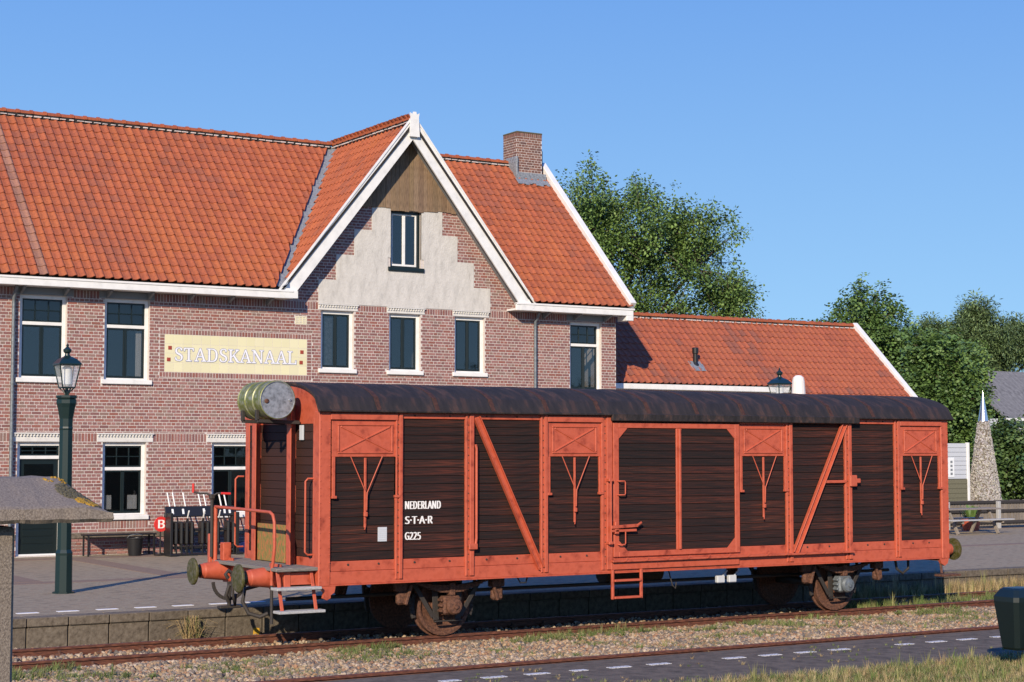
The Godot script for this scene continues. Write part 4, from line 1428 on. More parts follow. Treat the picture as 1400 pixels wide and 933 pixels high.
	for i in 21:
		var u := -1.0 + i / 10.0
		prof.append(Vector2(u * 1.44, 3.40 + 0.46 * sqrt(max(0.0, 1.0 - pow(abs(u), 2.3)))))
	for i in 20:
		var a: Vector2 = prof[i]
		var b2: Vector2 = prof[i + 1]
		var na := Vector3(0, 1.0, a.x * 0.55).normalized() if abs(a.x) < 1.3 else Vector3(0, 0.35, sign(a.x)).normalized()
		var nb := Vector3(0, 1.0, b2.x * 0.55).normalized() if abs(b2.x) < 1.3 else Vector3(0, 0.35, sign(b2.x)).normalized()
		for s in 13:
			var xa := -2.42 + s * 0.985
			var xb := xa + 0.985
			var A := Vector3(xa, a.y, a.x)
			var B := Vector3(xb, a.y, a.x)
			var D := Vector3(xb, b2.y, b2.x)
			var E := Vector3(xa, b2.y, b2.x)
			rg.tri(A, B, D, na, na, nb); rg.tri(A, D, E, na, nb, nb)
		rg.flat(Vector3(-2.42, a.y, a.x), Vector3(-2.42, b2.y, b2.x), Vector3(-2.42, b2.y - 0.03, b2.x * 0.985), Vector3(-2.42, a.y - 0.03, a.x * 0.985), Vector3.LEFT)
		rg.flat(Vector3(10.385, a.y, a.x), Vector3(10.385, b2.y, b2.x), Vector3(10.385, b2.y - 0.03, b2.x * 0.985), Vector3(10.385, a.y - 0.03, a.x * 0.985), Vector3.RIGHT)
	for z in [-1.0, 1.0]: rg.cb(-2.42, 10.385, 3.385, 3.425, z * 1.43 - 0.02, z * 1.43 + 0.02, 0.01)
	var roof := part(rg, "roof", M.wagon_roof, W)
	for s in 12:
		g = Geo.new()
		var pts := []
		for i in 21: pts.append(Vector3(-1.435 + s * 0.985, prof[i].y + 0.002, prof[i].x * 1.001))
		for i in 20: g.bar(pts[i], pts[i + 1], 0.075, 0.012, Vector3(1, 0, 0).cross(pts[i + 1] - pts[i]), 0.003)
		part(g, "roof_seam", M.seam, roof)
	# end walls
	for e in [[-2.35, -1.0], [10.27, 1.0]]:
		var xe: float = e[0]
		var d: float = e[1]
		var poly := []
		for i in 21: poly.append(Vector2(prof[i].x * 0.95, prof[i].y - 0.02))
		poly.append(Vector2(1.36, 3.22)); poly.append(Vector2(-1.36, 3.22))
		g = Geo.new()
		g.prism(poly, -0.02, 0.02)
		var o := put(g.mesh(), "end_arch", M.orange, W, Vector3(xe, 0, 0))
		o.rotation.y = PI / 2 * d if d > 0 else -PI / 2
		# planks of the end
		var hh := 0.122
		for i in 16:
			g = Geo.new()
			var t := rng.randf_range(0.5, 1.0)
			g.col = Color(t, t * 0.92, t * 0.92)
			var xs := [xe - 0.012, xe + 0.012]
			g.cb(xs[0], xs[1], 1.27 + i * hh + 0.0025, 1.27 + (i + 1) * hh - 0.0025, -1.3, 1.27, 0.005)
			part(g, "plank", M.plank, W, Vector3(xe, 1.27 + i * hh, 0))
		for z in [-0.72, 0.56]:
			g = Geo.new()
			var xa: float = min(xe, xe + d * 0.16)
			var xb: float = max(xe, xe + d * 0.16)
			g.cb(xa, xb, 1.12, 3.5, z - 0.05, z - 0.035, 0.004)
			g.cb(xa + (0.0 if d < 0 else 0.145), xb - (0.145 if d < 0 else 0.0), 1.12, 3.5, z - 0.05, z + 0.1, 0.004)
			g.cb(min(xe, xe + d * 0.022), max(xe, xe + d * 0.022), 1.12, 3.5, z - 0.16, z - 0.035, 0.004)
			part(g, "end_stanchion", M.orange, W, Vector3(xe, 1.12, z))
		g = Geo.new()
		for z in [-1.33, 1.14]: g.cb(xe - 0.025, xe + 0.025, 1.12, 3.3, z, z + (0.14 if z < 0 else 0.04), 0.006)
		g.cb(xe - 0.022, xe + 0.022, 1.12, 1.27, -1.19, 1.18, 0.006)
		part(g, "end_frame", M.orange, W)
	# folded gangway plate at the platform end
	g = Geo.new()
	g.cb(-2.47, -2.44, 1.16, 1.72, -0.62, 0.40, 0.006)
	part(g, "end_flap", M.orange_mossy, W)
	g = Geo.new()
	g.cb(-2.40, -2.375, 2.98, 3.2, 0.72, 0.84, 0.004)
	part(g, "end_plate", M.pale_cladding, W)
	# brake platform
	g = Geo.new()
	for i in 5: g.cb(-3.02 + i * 0.135, -2.89 + i * 0.135, 1.10, 1.15, -1.28, 1.30, 0.008)
	part(g, "platform_deck", M.old_wood, W)
	for e in [[-2.86, -2.76], [10.28, 10.36]]:
		g = Geo.new()
		g.cb(e[0], e[1], 0.84, 1.095, -1.25, 1.25, 0.008)
		part(g, "headstock", M.orange, W)
	g = Geo.new()
	g.cb(-3.03, -2.37, 1.098, 1.15, 1.305, 1.345, 0.01)
	part(g, "deck_edge", M.old_wood, W)
	g = Geo.new()
	for x in [-2.98, -2.45]:
		g.bar(Vector3(x, 1.09, 1.27), Vector3(x + 0.05, 0.53, 1.34), 0.05, 0.02, Vector3.BACK, 0.004)
	g.cb(-2.76, -2.40, 0.90, 1.08, 1.2, 1.24, 0.006)
	part(g, "step_bracket", M.orange, W)
	for q in [[-3.06, -2.36, 0.84], [-3.02, -2.30, 0.51]]:
		g = Geo.new()
		g.cb(q[0], q[1], q[2], q[2] + 0.04, 1.22, 1.45, 0.006)
		part(g, "step_tread", M.grey_wood, W)
	g = Geo.new()
	g.tube([Vector3(-3.0, 1.10, -1.0), Vector3(-3.0, 1.96, -1.0)], 0.032, 10)
	g.tube([Vector3(-3.0, 1.965, -1.02), Vector3(-3.0, 1.955, 0.0), Vector3(-3.0, 1.94, 1.05), Vector3(-3.0, 1.90, 1.15), Vector3(-3.0, 1.80, 1.2), Vector3(-3.0, 1.45, 1.21), Vector3(-3.0, 1.25, 1.17), Vector3(-3.0, 1.12, 1.12), Vector3(-3.0, 0.9, 1.12)], 0.024, 10)
	part(g, "guard_rail", M.orange, W)
	g = Geo.new()
	g.tube([Vector3(-3.0, 0.9, 1.12), Vector3(-3.0, 0.35, 1.13)], 0.024, 8)
	part(g, "guard_rail_foot", M.iron, W)
	g = Geo.new()
	g.cb(-2.93, -2.80, 1.15, 1.42, -0.98, -0.84, 0.01)
	g.cb(-3.07, -3.0, 0.9, 1.55, -1.14, -1.06, 0.01)
	part(g, "brake_column", M.orange, W)
	g = Geo.new()
	g.tube([Vector3(-3.06, 1.2, -1.0), Vector3(-3.06, 2.1, -1.0)], 0.026, 10)
	g.cb(-3.1, -3.02, 2.08, 2.16, -1.04, -0.96, 0.015)
	g.tube([Vector3(-3.06, 2.12, -1.0), Vector3(-3.12, 2.17, -1.06), Vector3(-3.2, 2.17, -1.15), Vector3(-3.28, 2.19, -1.22)], 0.016, 8)
	g.tube([Vector3(-3.06, 2.12, -1.0), Vector3(-3.0, 2.17, -0.95), Vector3(-2.94, 2.17, -0.92)], 0.016, 8)
	var crank := part(g, "brake_crank", M.iron, W)
	g = Geo.new()
	g.tube([Vector3(-3.28, 2.18, -1.22), Vector3(-3.28, 2.32, -1.22)], 0.02, 8)
	g.tube([Vector3(-2.95, 2.17, -0.92), Vector3(-2.80, 2.165, -0.90)], 0.02, 8)
	part(g, "crank_grip", M.red, crank)
	g = Geo.new()
	for q in [[-2.42, 1.16], [-2.42, -1.42]]:
		var zz: float = q[1]
		g.tube([Vector3(-2.36, 2.42, zz), Vector3(-2.46, 2.42, zz), Vector3(-2.5, 2.38, zz), Vector3(-2.5, 1.36, zz), Vector3(-2.46, 1.32, zz), Vector3(-2.36, 1.32, zz)], 0.015, 8)
	part(g, "corner_handrail", M.orange, W)
	g = Geo.new()
	g.prism([Vector2(-2.36, 0.88), Vector2(-2.1, 0.88), Vector2(-2.12, 0.78), Vector2(-2.18, 0.74), Vector2(-2.18, 0.70), Vector2(-2.24, 0.67), Vector2(-2.30, 0.70), Vector2(-2.28, 0.78)], 1.30, 1.36)
	g.prism([Vector2(10.05, 0.88), Vector2(10.29, 0.88), Vector2(10.25, 0.78), Vector2(10.18, 0.74), Vector2(10.1, 0.78)], 1.30, 1.36)
	part(g, "rope_hook", M.orange, W)
	for z in [-0.875, 0.875]:
		buffer(-2.83, z, -1.0, true)
		buffer(10.33, z, 1.0, true)
	# coupling, hoses
	g = Geo.new()
	g.bar(Vector3(-2.84, 1.0, 0), Vector3(-3.16, 1.0, 0), 0.05, 0.08)
	g.tube([Vector3(-3.1, 1.0, 0), Vector3(-3.2, 1.05, 0), Vector3(-3.24, 1.0, 0), Vector3(-3.2, 0.94, 0)], 0.03, 8)
	g.tube([Vector3(-3.15, 0.96, 0.04), Vector3(-3.14, 0.7, 0.05), Vector3(-3.1, 0.55, 0.03), Vector3(-3.06, 0.7, -0.04)], 0.022, 8)
	g.tube([Vector3(-2.86, 0.85, 0.35), Vector3(-3.08, 0.8, 0.35), Vector3(-3.12, 0.62, 0.36), Vector3(-3.04, 0.45, 0.4), Vector3(-2.9, 0.40, 0.5), Vector3(-2.8, 0.45, 0.55)], 0.03, 10)
	g.tube([Vector3(-2.86, 0.85, -0.35), Vector3(-3.04, 0.8, -0.35), Vector3(-3.08, 0.66, -0.36), Vector3(-3.02, 0.56, -0.4)], 0.03, 10)
	part(g, "coupling", M.iron, W)
	g = Geo.new()
	for k in 16:
		var a0 := PI + PI * k / 16.0
		var a1 := PI + PI * (k + 1) / 16.0
		g.bar(Vector3(-2.95 + 0.26 * cos(a0), 0.85 + 0.26 * sin(a0), -0.55), Vector3(-2.95 + 0.26 * cos(a1), 0.85 + 0.26 * sin(a1), -0.55), 0.05, 0.03, Vector3.BACK)
	g.bar(Vector3(-2.95, 0.85, -0.55), Vector3(-2.95, 0.48, -0.55), 0.05, 0.05, Vector3.BACK)
	g.cb(-3.12, -2.78, 0.45, 0.49, -0.62, -0.48, 0.01)
	part(g, "brake_wheel", M.iron, W)
	# underframe
	g = Geo.new()
	for z in [-1.0, 1.0]: g.cb(-2.76, 10.28, 0.86, 1.12, z * 1.0 - 0.04, z * 1.0 + 0.04, 0.006)
	for z in [-0.35, 0.35]: g.cb(-2.76, 10.28, 0.92, 1.12, z - 0.04, z + 0.04, 0.006)
	for x in [-1.5, 1.2, 3.0, 4.9, 6.8, 9.4]: g.cb(x - 0.05, x + 0.05, 0.9, 1.1, -1.25, 1.25, 0.006)
	g.tube([Vector3(-2.4, 0.62, 0.3), Vector3(9.8, 0.62, 0.3)], 0.03, 8)
	g.tube([Vector3(3.8, 0.74, -0.4), Vector3(5.0, 0.74, -0.4)], 0.18, 16)
	part(g, "underframe", M.iron, W)
	g = Geo.new()
	for x in [5.05, 5.30]:
		g.cb(x, x + 0.16, 0.62, 0.74, 1.12, 1.2, 0.012)
		g.bar(Vector3(x + 0.1, 0.7, 1.15), Vector3(x + 0.24, 0.82, 1.15), 0.03, 0.02)
	part(g, "brake_lever_plate", M.pale_cladding, W)
	g = Geo.new()
	g.tube([Vector3(4.1, 0.86, 1.1), Vector3(4.14, 0.62, 1.15), Vector3(4.2, 0.56, 1.15), Vector3(4.22, 0.66, 1.15)], 0.012, 6)
	g.tube([Vector3(1.1, 0.86, 1.2), Vector3(1.14, 0.78, 1.22), Vector3(1.24, 0.78, 1.22), Vector3(1.28, 0.86, 1.2)], 0.012, 6)
	g.tube([Vector3(9.2, 0.86, 1.1), Vector3(9.22, 0.7, 1.12), Vector3(9.36, 0.62, 1.12), Vector3(9.5, 0.7, 1.12), Vector3(9.52, 0.86, 1.1)], 0.025, 6)
	part(g, "brake_pulls", M.iron, W)
	g = Geo.new()
	g.bar(Vector3(10.12, 0.88, 1.3), Vector3(10.12, 0.6, 1.34), 0.05, 0.02, Vector3.BACK)
	g.cb(10.02, 10.5, 0.55, 0.59, 1.25, 1.45, 0.006)
	part(g, "shunter_step", M.rusty, W)
	wheelset(0.0)
	wheelset(8.0)
	# the steel drum lying at the end of the roof
	var dr := thing("steel_drum", "weathered grey steel drum with mossy side lying across the wagon's roof end", "drum", Vector3(-2.83, 3.29, 0.5))
	g = Geo.new()
	var T := Transform3D(Basis(Vector3.RIGHT, Vector3(0, 0, 1), Vector3.DOWN), Vector3(-2.83, 3.565, 0.06))
	var pr := [[0.0, 0.01], [0.26, 0.01]]
	pr = [[0.27, 0.0], [0.282, 0.006], [0.282, 0.02], [0.272, 0.03], [0.272, 0.27], [0.285, 0.28], [0.272, 0.29], [0.272, 0.55], [0.285, 0.56], [0.272, 0.57], [0.272, 0.81], [0.282, 0.82], [0.282, 0.836], [0.27, 0.842]]
	g.lathe(pr, T, 40)
	part(g, "shell", M.drum, dr)
	g = Geo.new()
	g.lathe([[0.27, 0.842], [0.262, 0.84], [0.26, 0.826], [0.0, 0.826]], T, 40)
	var lid := part(g, "lid", M.drum_lid, dr)
	g = Geo.new()
	g.lathe([[0.0, 0.012], [0.27, 0.0]], T, 40)
	part(g, "bottom", M.drum_lid, dr)
	for q in [[-0.17, -0.02, 0.034], [0.2, 0.0, 0.018]]:
		g = Geo.new()
		g.lathe([[q[2], 0.82], [q[2], 0.84], [q[2] * 0.7, 0.848], [0.0, 0.848]], Transform3D(T.basis, T.origin + Vector3(q[0], q[1], 0)), 16)
		part(g, "bung", M.rusty if q[0] < 0 else M.steel, lid)
	g = Geo.new()
	for z in [0.2, 0.72]:
		g.bar(Vector3(-2.40, 3.24, z), Vector3(-3.08, 3.26, z), 0.05, 0.05)
		g.cb(-3.1, -3.05, 3.26, 3.42, z - 0.025, z + 0.025, 0.005)
	part(g, "bracket", M.iron, dr)

# ---------------------------------------------------------------- things on the platform
func lamp_post(label: String, at: Vector3) -> Node3D:
	var t := thing("lamp_post", label, "street lamp", at, "")
	var g := Geo.new()
	var T := Transform3D(Basis(), at)
	g.lathe([[0.2, 0.0], [0.2, 0.025], [0.155, 0.03], [0.15, 0.66], [0.155, 0.7], [0.128, 0.76], [0.122, 2.0], [0.118, 2.85], [0.125, 2.88], [0.118, 2.91], [0.122, 3.05], [0.16, 3.25], [0.182, 3.32], [0.182, 3.38], [0.165, 3.4], [0.19, 3.42], [0.19, 3.46], [0.0, 3.46]], T, 8, false)
	part(g, "post", M.lamp_green, t)
	g = Geo.new()
	for k in 4:
		var a := PI / 4 + k * PI / 2
		var d := Vector3(cos(a), 0, sin(a))
		g.tube([at + Vector3(0, 3.46, 0) + d * 0.02, at + Vector3(0, 3.53, 0) + d * 0.06, at + Vector3(0, 3.60, 0) + d * 0.155], 0.012, 6)
		g.bar(at + Vector3(0, 3.6, 0) + d * 0.155, at + Vector3(0, 4.0, 0) + d * 0.255, 0.02, 0.02)
		var d2 := Vector3(cos(a + PI / 2), 0, sin(a + PI / 2))
		for q in [[3.6, 0.155], [4.0, 0.255]]:
			g.bar(at + Vector3(0, q[0], 0) + d * q[1], at + Vector3(0, q[0], 0) + d2 * q[1], 0.02, 0.02)
	g.tube([at + Vector3(0, 3.45, 0), at + Vector3(0, 3.6, 0)], 0.03, 8)
	var la := part(g, "lantern", M.lamp_green, t)
	g = Geo.new()
	for k in 4:
		var a := PI / 4 + k * PI / 2
		var d := Vector3(cos(a), 0, sin(a))
		var d2 := Vector3(cos(a + PI / 2), 0, sin(a + PI / 2))
		g.flat(at + Vector3(0, 3.6, 0) + d * 0.15, at + Vector3(0, 3.6, 0) + d2 * 0.15, at + Vector3(0, 4.0, 0) + d2 * 0.25, at + Vector3(0, 4.0, 0) + d * 0.25, d + d2)
	part(g, "lantern_glass", M.lamp_glass, la)
	g = Geo.new()
	g.lathe([[0.05, 3.62], [0.085, 3.66], [0.085, 3.95], [0.05, 3.98]], T, 14)
	part(g, "frosted_shade", M.paper, la)
	g = Geo.new()
	var R := Transform3D(Basis(Vector3.UP, PI / 4), at)
	g.lathe([[0.0, 4.0], [0.285, 4.0], [0.285, 4.02], [0.19, 4.1], [0.07, 4.15], [0.05, 4.17]], R, 4, false)
	g.lathe([[0.05, 4.15], [0.04, 4.2], [0.07, 4.23], [0.075, 4.27], [0.04, 4.3], [0.02, 4.32], [0.025, 4.35], [0.008, 4.37], [0.0, 4.42]], T, 12)
	part(g, "lamp_cap", M.lamp_green, la)
	return t
func platform_things() -> void:
	lamp_post("dark green cast-iron lamp post with square lantern before the brick wall and door", Vector3(-3.8, 0.34, -5.95))
	lamp_post("dark green lantern whose top shows above the wagon roof before the low wing", Vector3(12.63, 0.34, -6.0))
	# closed parasol
	var pz := thing("closed_parasol", "tall closed white parasol rising above the wagon roof beside the lantern", "parasol", Vector3(18.46, 0.34, -12))
	var g := Geo.new()
	var pts := []
	for i in 9: pts.append([lerp(0.30, 0.17, pow(i / 8.0, 1.6)), 1.4 + i * 0.375])
	pts.append([0.15, 4.5]); pts.append([0.08, 4.56]); pts.append([0.0, 4.57])
	g.lathe(pts, Transform3D(Basis(), Vector3(18.46, 0.34, -12)), 14, false)
	part(g, "canopy", M.parasol_cloth, pz)
	g = Geo.new()
	g.tube([Vector3(18.46, 0.34, -12), Vector3(18.46, 2.5, -12)], 0.035, 10)
	g.cb(18.1, 18.82, 0.34, 0.42, -12.36, -11.64, 0.02)
	part(g, "pole", M.zinc, pz)
	# bench
	var b := thing("bench", "low black bench standing against the brick wall under the window", "bench", Vector3(0.75, 0.34, -16.2))
	g = Geo.new()
	for i in 3: g.cb(-0.12, 1.62, 0.82, 0.86, -16.42 + i * 0.14, -16.29 + i * 0.14, 0.006)
	part(g, "seat", M.black, b)
	for x in [-0.08, 1.54]:
		for z in [-16.4, -16.04]:
			g = Geo.new()
			g.cb(x, x + 0.04, 0.34, 0.82, z, z + 0.04, 0.005)
			part(g, "leg", M.black, b)
	# bucket
	var bu := thing("bucket", "black plastic bucket on the platform in front of the bench", "bucket", Vector3(1.0, 0.34, -15.8))
	g = Geo.new()
	g.lathe([[0.0, 0.01], [0.15, 0.01], [0.2, 0.40], [0.215, 0.41], [0.215, 0.43], [0.19, 0.43], [0.14, 0.04], [0.0, 0.04]], Transform3D(Basis(), Vector3(1.0, 0.34, -15.8)), 24)
	part(g, "body", M.black, bu)
	g = Geo.new()
	g.tube([Vector3(0.8, 0.76, -15.8), Vector3(0.84, 0.83, -15.72), Vector3(1.0, 0.86, -15.68), Vector3(1.16, 0.83, -15.72), Vector3(1.2, 0.76, -15.8)], 0.008, 6)
	part(g, "handle", M.zinc, bu)
	# lever frame
	var lf := thing("lever_frame", "black signal lever frame with white lever handles standing by the brick wall", "lever frame", Vector3(2.4, 0.34, -15.3))
	g = Geo.new()
	for x in [1.62, 3.30]:
		g.cb(x, x + 0.07, 0.34, 1.36, -15.55, -15.1, 0.01)
		g.cb(x - 0.06, x + 0.13, 0.34, 0.40, -15.7, -14.95, 0.01)
	g.cb(1.69, 3.30, 0.92, 0.98, -15.5, -15.15, 0.01)
	g.cb(1.69, 3.30, 0.50, 0.56, -15.5, -15.15, 0.01)
	g.cb(1.69, 3.30, 0.34, 0.38, -15.2, -15.1, 0.01)
	part(g, "frame", M.black, lf)
	g = Geo.new()
	g.cbox(Transform3D(Basis(Vector3.RIGHT, -0.35), Vector3(2.48, 1.38, -15.42)), Vector3(1.76, 0.26, 0.05), 0.01)
	part(g, "label_board", M.black, lf)
	for i in 12:
		var x := 1.78 + i * 0.132
		if i == 4 or i == 9: continue
		g = Geo.new()
		g.cb(x - 0.04, x + 0.04, 0.6, 1.16, -15.36, -15.08, 0.05)
		g.tube([Vector3(x, 0.44, -15.2), Vector3(x, 1.0, -15.26)], 0.02, 6)
		g.cb(x - 0.015, x + 0.015, 0.36, 0.92, -15.14, -15.1, 0.004)
		part(g, "lever_quadrant", M.black, lf)
		var low := i == 2 or i == 5 or i == 8
		g = Geo.new()
		var a := Vector3(x, 0.95, -15.28)
		var tip := Vector3(x - 0.06, 1.82 + rng.randf_range(-0.03, 0.03), -15.62)
		if low: tip = Vector3(x - 0.02, 1.42, -14.95)
		g.bar(a, a.lerp(tip, 0.6), 0.025, 0.04, Vector3.BACK)
		var lv := part(g, "lever", M.black, lf)
		g = Geo.new()
		g.bar(a.lerp(tip, 0.6), tip, 0.034, 0.034, Vector3.BACK, 0.012)
		part(g, "handle", M.white, lv)
		if i % 2 == 0 or i > 8:
			g = Geo.new()
			g.cbox(Transform3D(Basis(Vector3.RIGHT, -0.35), Vector3(x, 1.385, -15.388)), Vector3(0.05, 0.13, 0.012), 0.002)
			part(g, "number_plate", M.paper, lf)
	# round sign
	var rs := thing("round_sign", "small round red sign with a white letter B beside the lever frame", "sign", Vector3(1.52, 0.34, -15.5))
	g = Geo.new()
	var RT := Transform3D(Basis(Vector3.RIGHT, Vector3(0, 0, 1), Vector3.DOWN), Vector3(1.52, 1.09, -15.47))
	g.lathe([[0.0, 0.0], [0.175, 0.0], [0.18, 0.004], [0.18, 0.012], [0.175, 0.016], [0.0, 0.016]], RT, 32)
	part(g, "disc", M.red, rs)
	var tm := text_mesh("B", "Droid Sans", 0.2, 0.15, 0.004)
	for off in [-0.008, 0.0, 0.008]:
		var o := put(tm[0], "lettering", M.letters, rs, Vector3(1.52 + off, 1.09, -15.45 + off * 0.05))
		o.scale = tm[1]
	g = Geo.new()
	g.tube([Vector3(1.52, 0.34, -15.5), Vector3(1.52, 1.2, -15.5)], 0.02, 8)
	g.cb(1.4, 1.64, 0.34, 0.37, -15.6, -15.4, 0.008)
	part(g, "stand", M.black, rs)
	# blue sack
	var bs := thing("cloth_sack", "slumped blue-grey cloth sack on the paving behind the lever frame", "sack", Vector3(4.1, 0.34, -15.9))
	g = Geo.new()
	var prf := []
	for i in 9: prf.append([0.42 * sqrt(max(0.0, 1.0 - pow(i / 8.0, 2.2))) + 0.001, 0.26 * i / 8.0])
	var gg := Geo.new()
	gg.lathe(prf, Transform3D(), 22)
	var fn := FastNoiseLite.new()
	fn.frequency = 2.0
	for i in gg.v.size():
		var p: Vector3 = gg.v[i]
		gg.v[i] = p * (1.0 + 0.25 * fn.get_noise_3dv(p)) * Vector3(1.3, 1.0, 0.8)
	g.add(gg, Transform3D(Basis(), Vector3(4.1, 0.34, -15.9)))
	part(g, "sack", M.blue_cloth, bs)
	# dry weeds at the platform edge under the buffers
	var dw := thing("dry_weed", "clump of dry straw-coloured weed at the platform edge below the buffers", "weed", Vector3(-3.15, -0.12, -1.5))
	g = Geo.new()
	for i in 120:
		var a := rng.randf() * TAU
		var r := rng.randf_range(0.02, 0.34)
		var h := rng.randf_range(0.12, 0.42)
		var p0 := Vector3(-3.15 + rng.randf_range(-0.1, 0.1), -0.14, -1.55 + rng.randf_range(-0.06, 0.06))
		var p1 := p0 + Vector3(cos(a) * r * 0.5, h, sin(a) * r * 0.25)
		var p2 := p1 + Vector3(cos(a) * r * 0.6, -h * rng.randf_range(0.0, 0.5), sin(a) * r * 0.3)
		var t := rng.randf_range(0.6, 1.1)
		g.col = Color(0.42 * t, 0.30 * t, 0.14 * t) if i % 4 else Color(0.20 * t, 0.21 * t, 0.07 * t)
		g.tube([p0, p1, p2], 0.005, 3, 0.002, false)
	part(g, "stalks", M.grass, dw)
	var ym := Geo.new()
	ym.flat(Vector3(-2.06, -0.14, -1.698), Vector3(-1.93, -0.14, -1.698), Vector3(-1.95, 0.0, -1.698), Vector3(-2.05, 0.01, -1.698), Vector3.BACK)
	part(ym, "yellow_marking", mat("yellow_paint", L(0.62, 0.36, 0.03), 0.7), get_node("platform"))

# ---------------------------------------------------------------- far right
func far_things() -> void:
	var g := Geo.new()
	# pebble cone
	var at := Vector3(31.0, 0.34, -17.0)
	var c := thing("pebble_cone", "tall cone monument clad in pebbles with a shiny metal tip behind the fence", "monument", at)
	g.lathe([[0.66, 0.0], [0.16, 3.55], [0.0, 3.55]], Transform3D(Basis(), at), 28)
	part(g, "core", M.concrete, c)
	var st := Geo.new()
	st.lathe([[0.0, -0.6], [0.75, -0.4], [1.0, 0.0], [0.75, 0.4], [0.0, 0.6]], Transform3D(), 7, false)
	var xf := []
	var cl := []
	for k in 5200:
		var h := 3.55 * (1.0 - sqrt(rng.randf()) * 0.97) if k % 3 else rng.randf() * 3.5
		var r: float = lerp(0.66, 0.16, h / 3.55)
		var a := rng.randf() * TAU
		var s := rng.randf_range(0.022, 0.045)
		xf.append(Transform3D(Basis.from_euler(Vector3(rng.randf() * 6, rng.randf() * 6, rng.randf() * 6)).scaled(Vector3(s, s, s)), at + Vector3(cos(a) * r, h, sin(a) * r)))
		var t := rng.randf_range(0.55, 1.1)
		cl.append(Color(0.44 * t, 0.42 * t * rng.randf_range(0.94, 1.03), 0.385 * t * rng.randf_range(0.88, 1.08)))
	many(st.mesh(), xf, cl, M.stone, "pebbles", c).set_meta("kind", "stuff")
	g = Geo.new()
	g.lathe([[0.17, 3.5], [0.0, 4.55]], Transform3D(Basis(), at), 24)
	part(g, "metal_tip", M.steel, c)
	# fence
	var f := thing("slat_fence", "weathered wooden fence of upright slats with dark rails behind the picnic table", "fence", Vector3(36, 0.34, -15.3))
	for x in [27.5, 29.8, 32.1, 34.4]:
		g = Geo.new()
		g.cb(x - 0.06, x + 0.06, 0.34, 1.22, -15.36, -15.24, 0.01)
		part(g, "fence_post", M.grey_wood, f)
	for y in [0.50, 0.86, 1.15]:
		g = Geo.new()
		g.cb(26.5, 36.0, y, y + 0.09, -15.42, -15.36, 0.006)
		part(g, "fence_rail", M.iron, f)
	for i in 62:
		g = Geo.new()
		var x := 26.6 + i * 0.15
		var t := rng.randf_range(0.75, 1.05)
		g.col = Color(t, t, t)
		g.cb(x, x + 0.125, 0.42, 1.24 + rng.randf_range(-0.02, 0.02), -15.46, -15.42, 0.005)
		part(g, "slat", M.fence_wood, f, Vector3(x, 0.42, -15.44))
	# picnic table
	var p := thing("picnic_table", "wooden picnic table with attached benches in front of the slat fence", "picnic table", Vector3(26.3, 0.34, -13.4))
	for i in 5:
		g = Geo.new()
		g.cb(25.0, 27.6, 1.06, 1.10, -13.78 + i * 0.15, -13.64 + i * 0.15, 0.006)
		part(g, "table_board", M.fence_wood, p)
	for z in [-14.15, -12.9]:
		g = Geo.new()
		g.cb(25.0, 27.6, 0.75, 0.79, z, z + 0.26, 0.006)
		part(g, "seat_board", M.grey_wood, p)
	for x in [25.4, 27.1]:
		g = Geo.new()
		g.bar(Vector3(x, 0.34, -13.95), Vector3(x, 1.06, -13.55), 0.09, 0.06, Vector3.RIGHT)
		g.bar(Vector3(x, 0.34, -12.85), Vector3(x, 1.06, -13.25), 0.09, 0.06, Vector3.RIGHT)
		g.bar(Vector3(x + 0.07, 0.71, -14.1), Vector3(x + 0.07, 0.71, -12.7), 0.06, 0.09)
		part(g, "trestle", M.fence_wood, p)
	# shed
	var s := thing("shed", "small shed with pale cladding above olive boards and white corner trim by the wagon's end", "shed", Vector3(28.8, 0.34, -17.5))
	g = Geo.new()
	g.box(27.6, 30.05, 0.34, 1.9, -18.5, -16.82)
	g.box(27.65, 30.02, 1.9, 3.1, -18.45, -16.86)
	part(g, "core", M.olive, s)
	for i in 10:
		g = Geo.new()
		g.cb(27.6, 29.98, 0.36 + i * 0.155, 0.51 + i * 0.155, -16.82, -16.78, 0.008)
		part(g, "board", M.olive, s)
	for i in 8:
		g = Geo.new()
		g.cb(27.6, 29.98, 1.92 + i * 0.147, 2.06 + i * 0.147, -16.84, -16.80, 0.008)
		part(g, "cladding_board", M.pale_cladding, s)
	g = Geo.new()
	g.cb(29.98, 30.09, 0.34, 3.12, -16.87, -16.77, 0.008)
	part(g, "corner_trim", M.white, s)
	g = Geo.new()
	g.cb(28.95, 29.38, 1.98, 2.62, -16.80, -16.785, 0.004)
	part(g, "poster", M.paper, s)
	g = Geo.new()
	for r in 4: g.box(29.2, 29.3, 2.05 + r * 0.13, 2.13 + r * 0.13, -16.785, -16.782)
	part(g, "poster_print", M.grey_panel, s)
	# red planter by the table
	var pt := thing("planter", "terracotta-red planter with green leaves beside the picnic table", "planter", Vector3(27.9, 0.34, -14.7))
	g = Geo.new()
	g.lathe([[0.0, 0.0], [0.24, 0.0], [0.30, 0.32], [0.32, 0.33], [0.32, 0.38], [0.27, 0.38], [0.26, 0.32], [0.0, 0.32]], Transform3D(Basis(), Vector3(27.9, 0.34, -14.7)), 20)
	part(g, "pot", M.orange, pt)
	g = Geo.new()
	for i in 60:
		var a := rng.randf() * TAU
		var q := Vector3(27.9, 0.66, -14.7) + Vector3(cos(a) * rng.randf_range(0, 0.15), 0, sin(a) * rng.randf_range(0, 0.15))
		var e := q + Vector3(cos(a) * 0.2, rng.randf_range(0.15, 0.5), sin(a) * 0.2)
		var sd := Vector3(-sin(a), 0, cos(a)) * 0.03
		g.col = Color(0.10, 0.17, 0.04) * rng.randf_range(0.7, 1.2)
		g.flat(q - sd, q + sd, e + sd, e - sd, Vector3.UP)
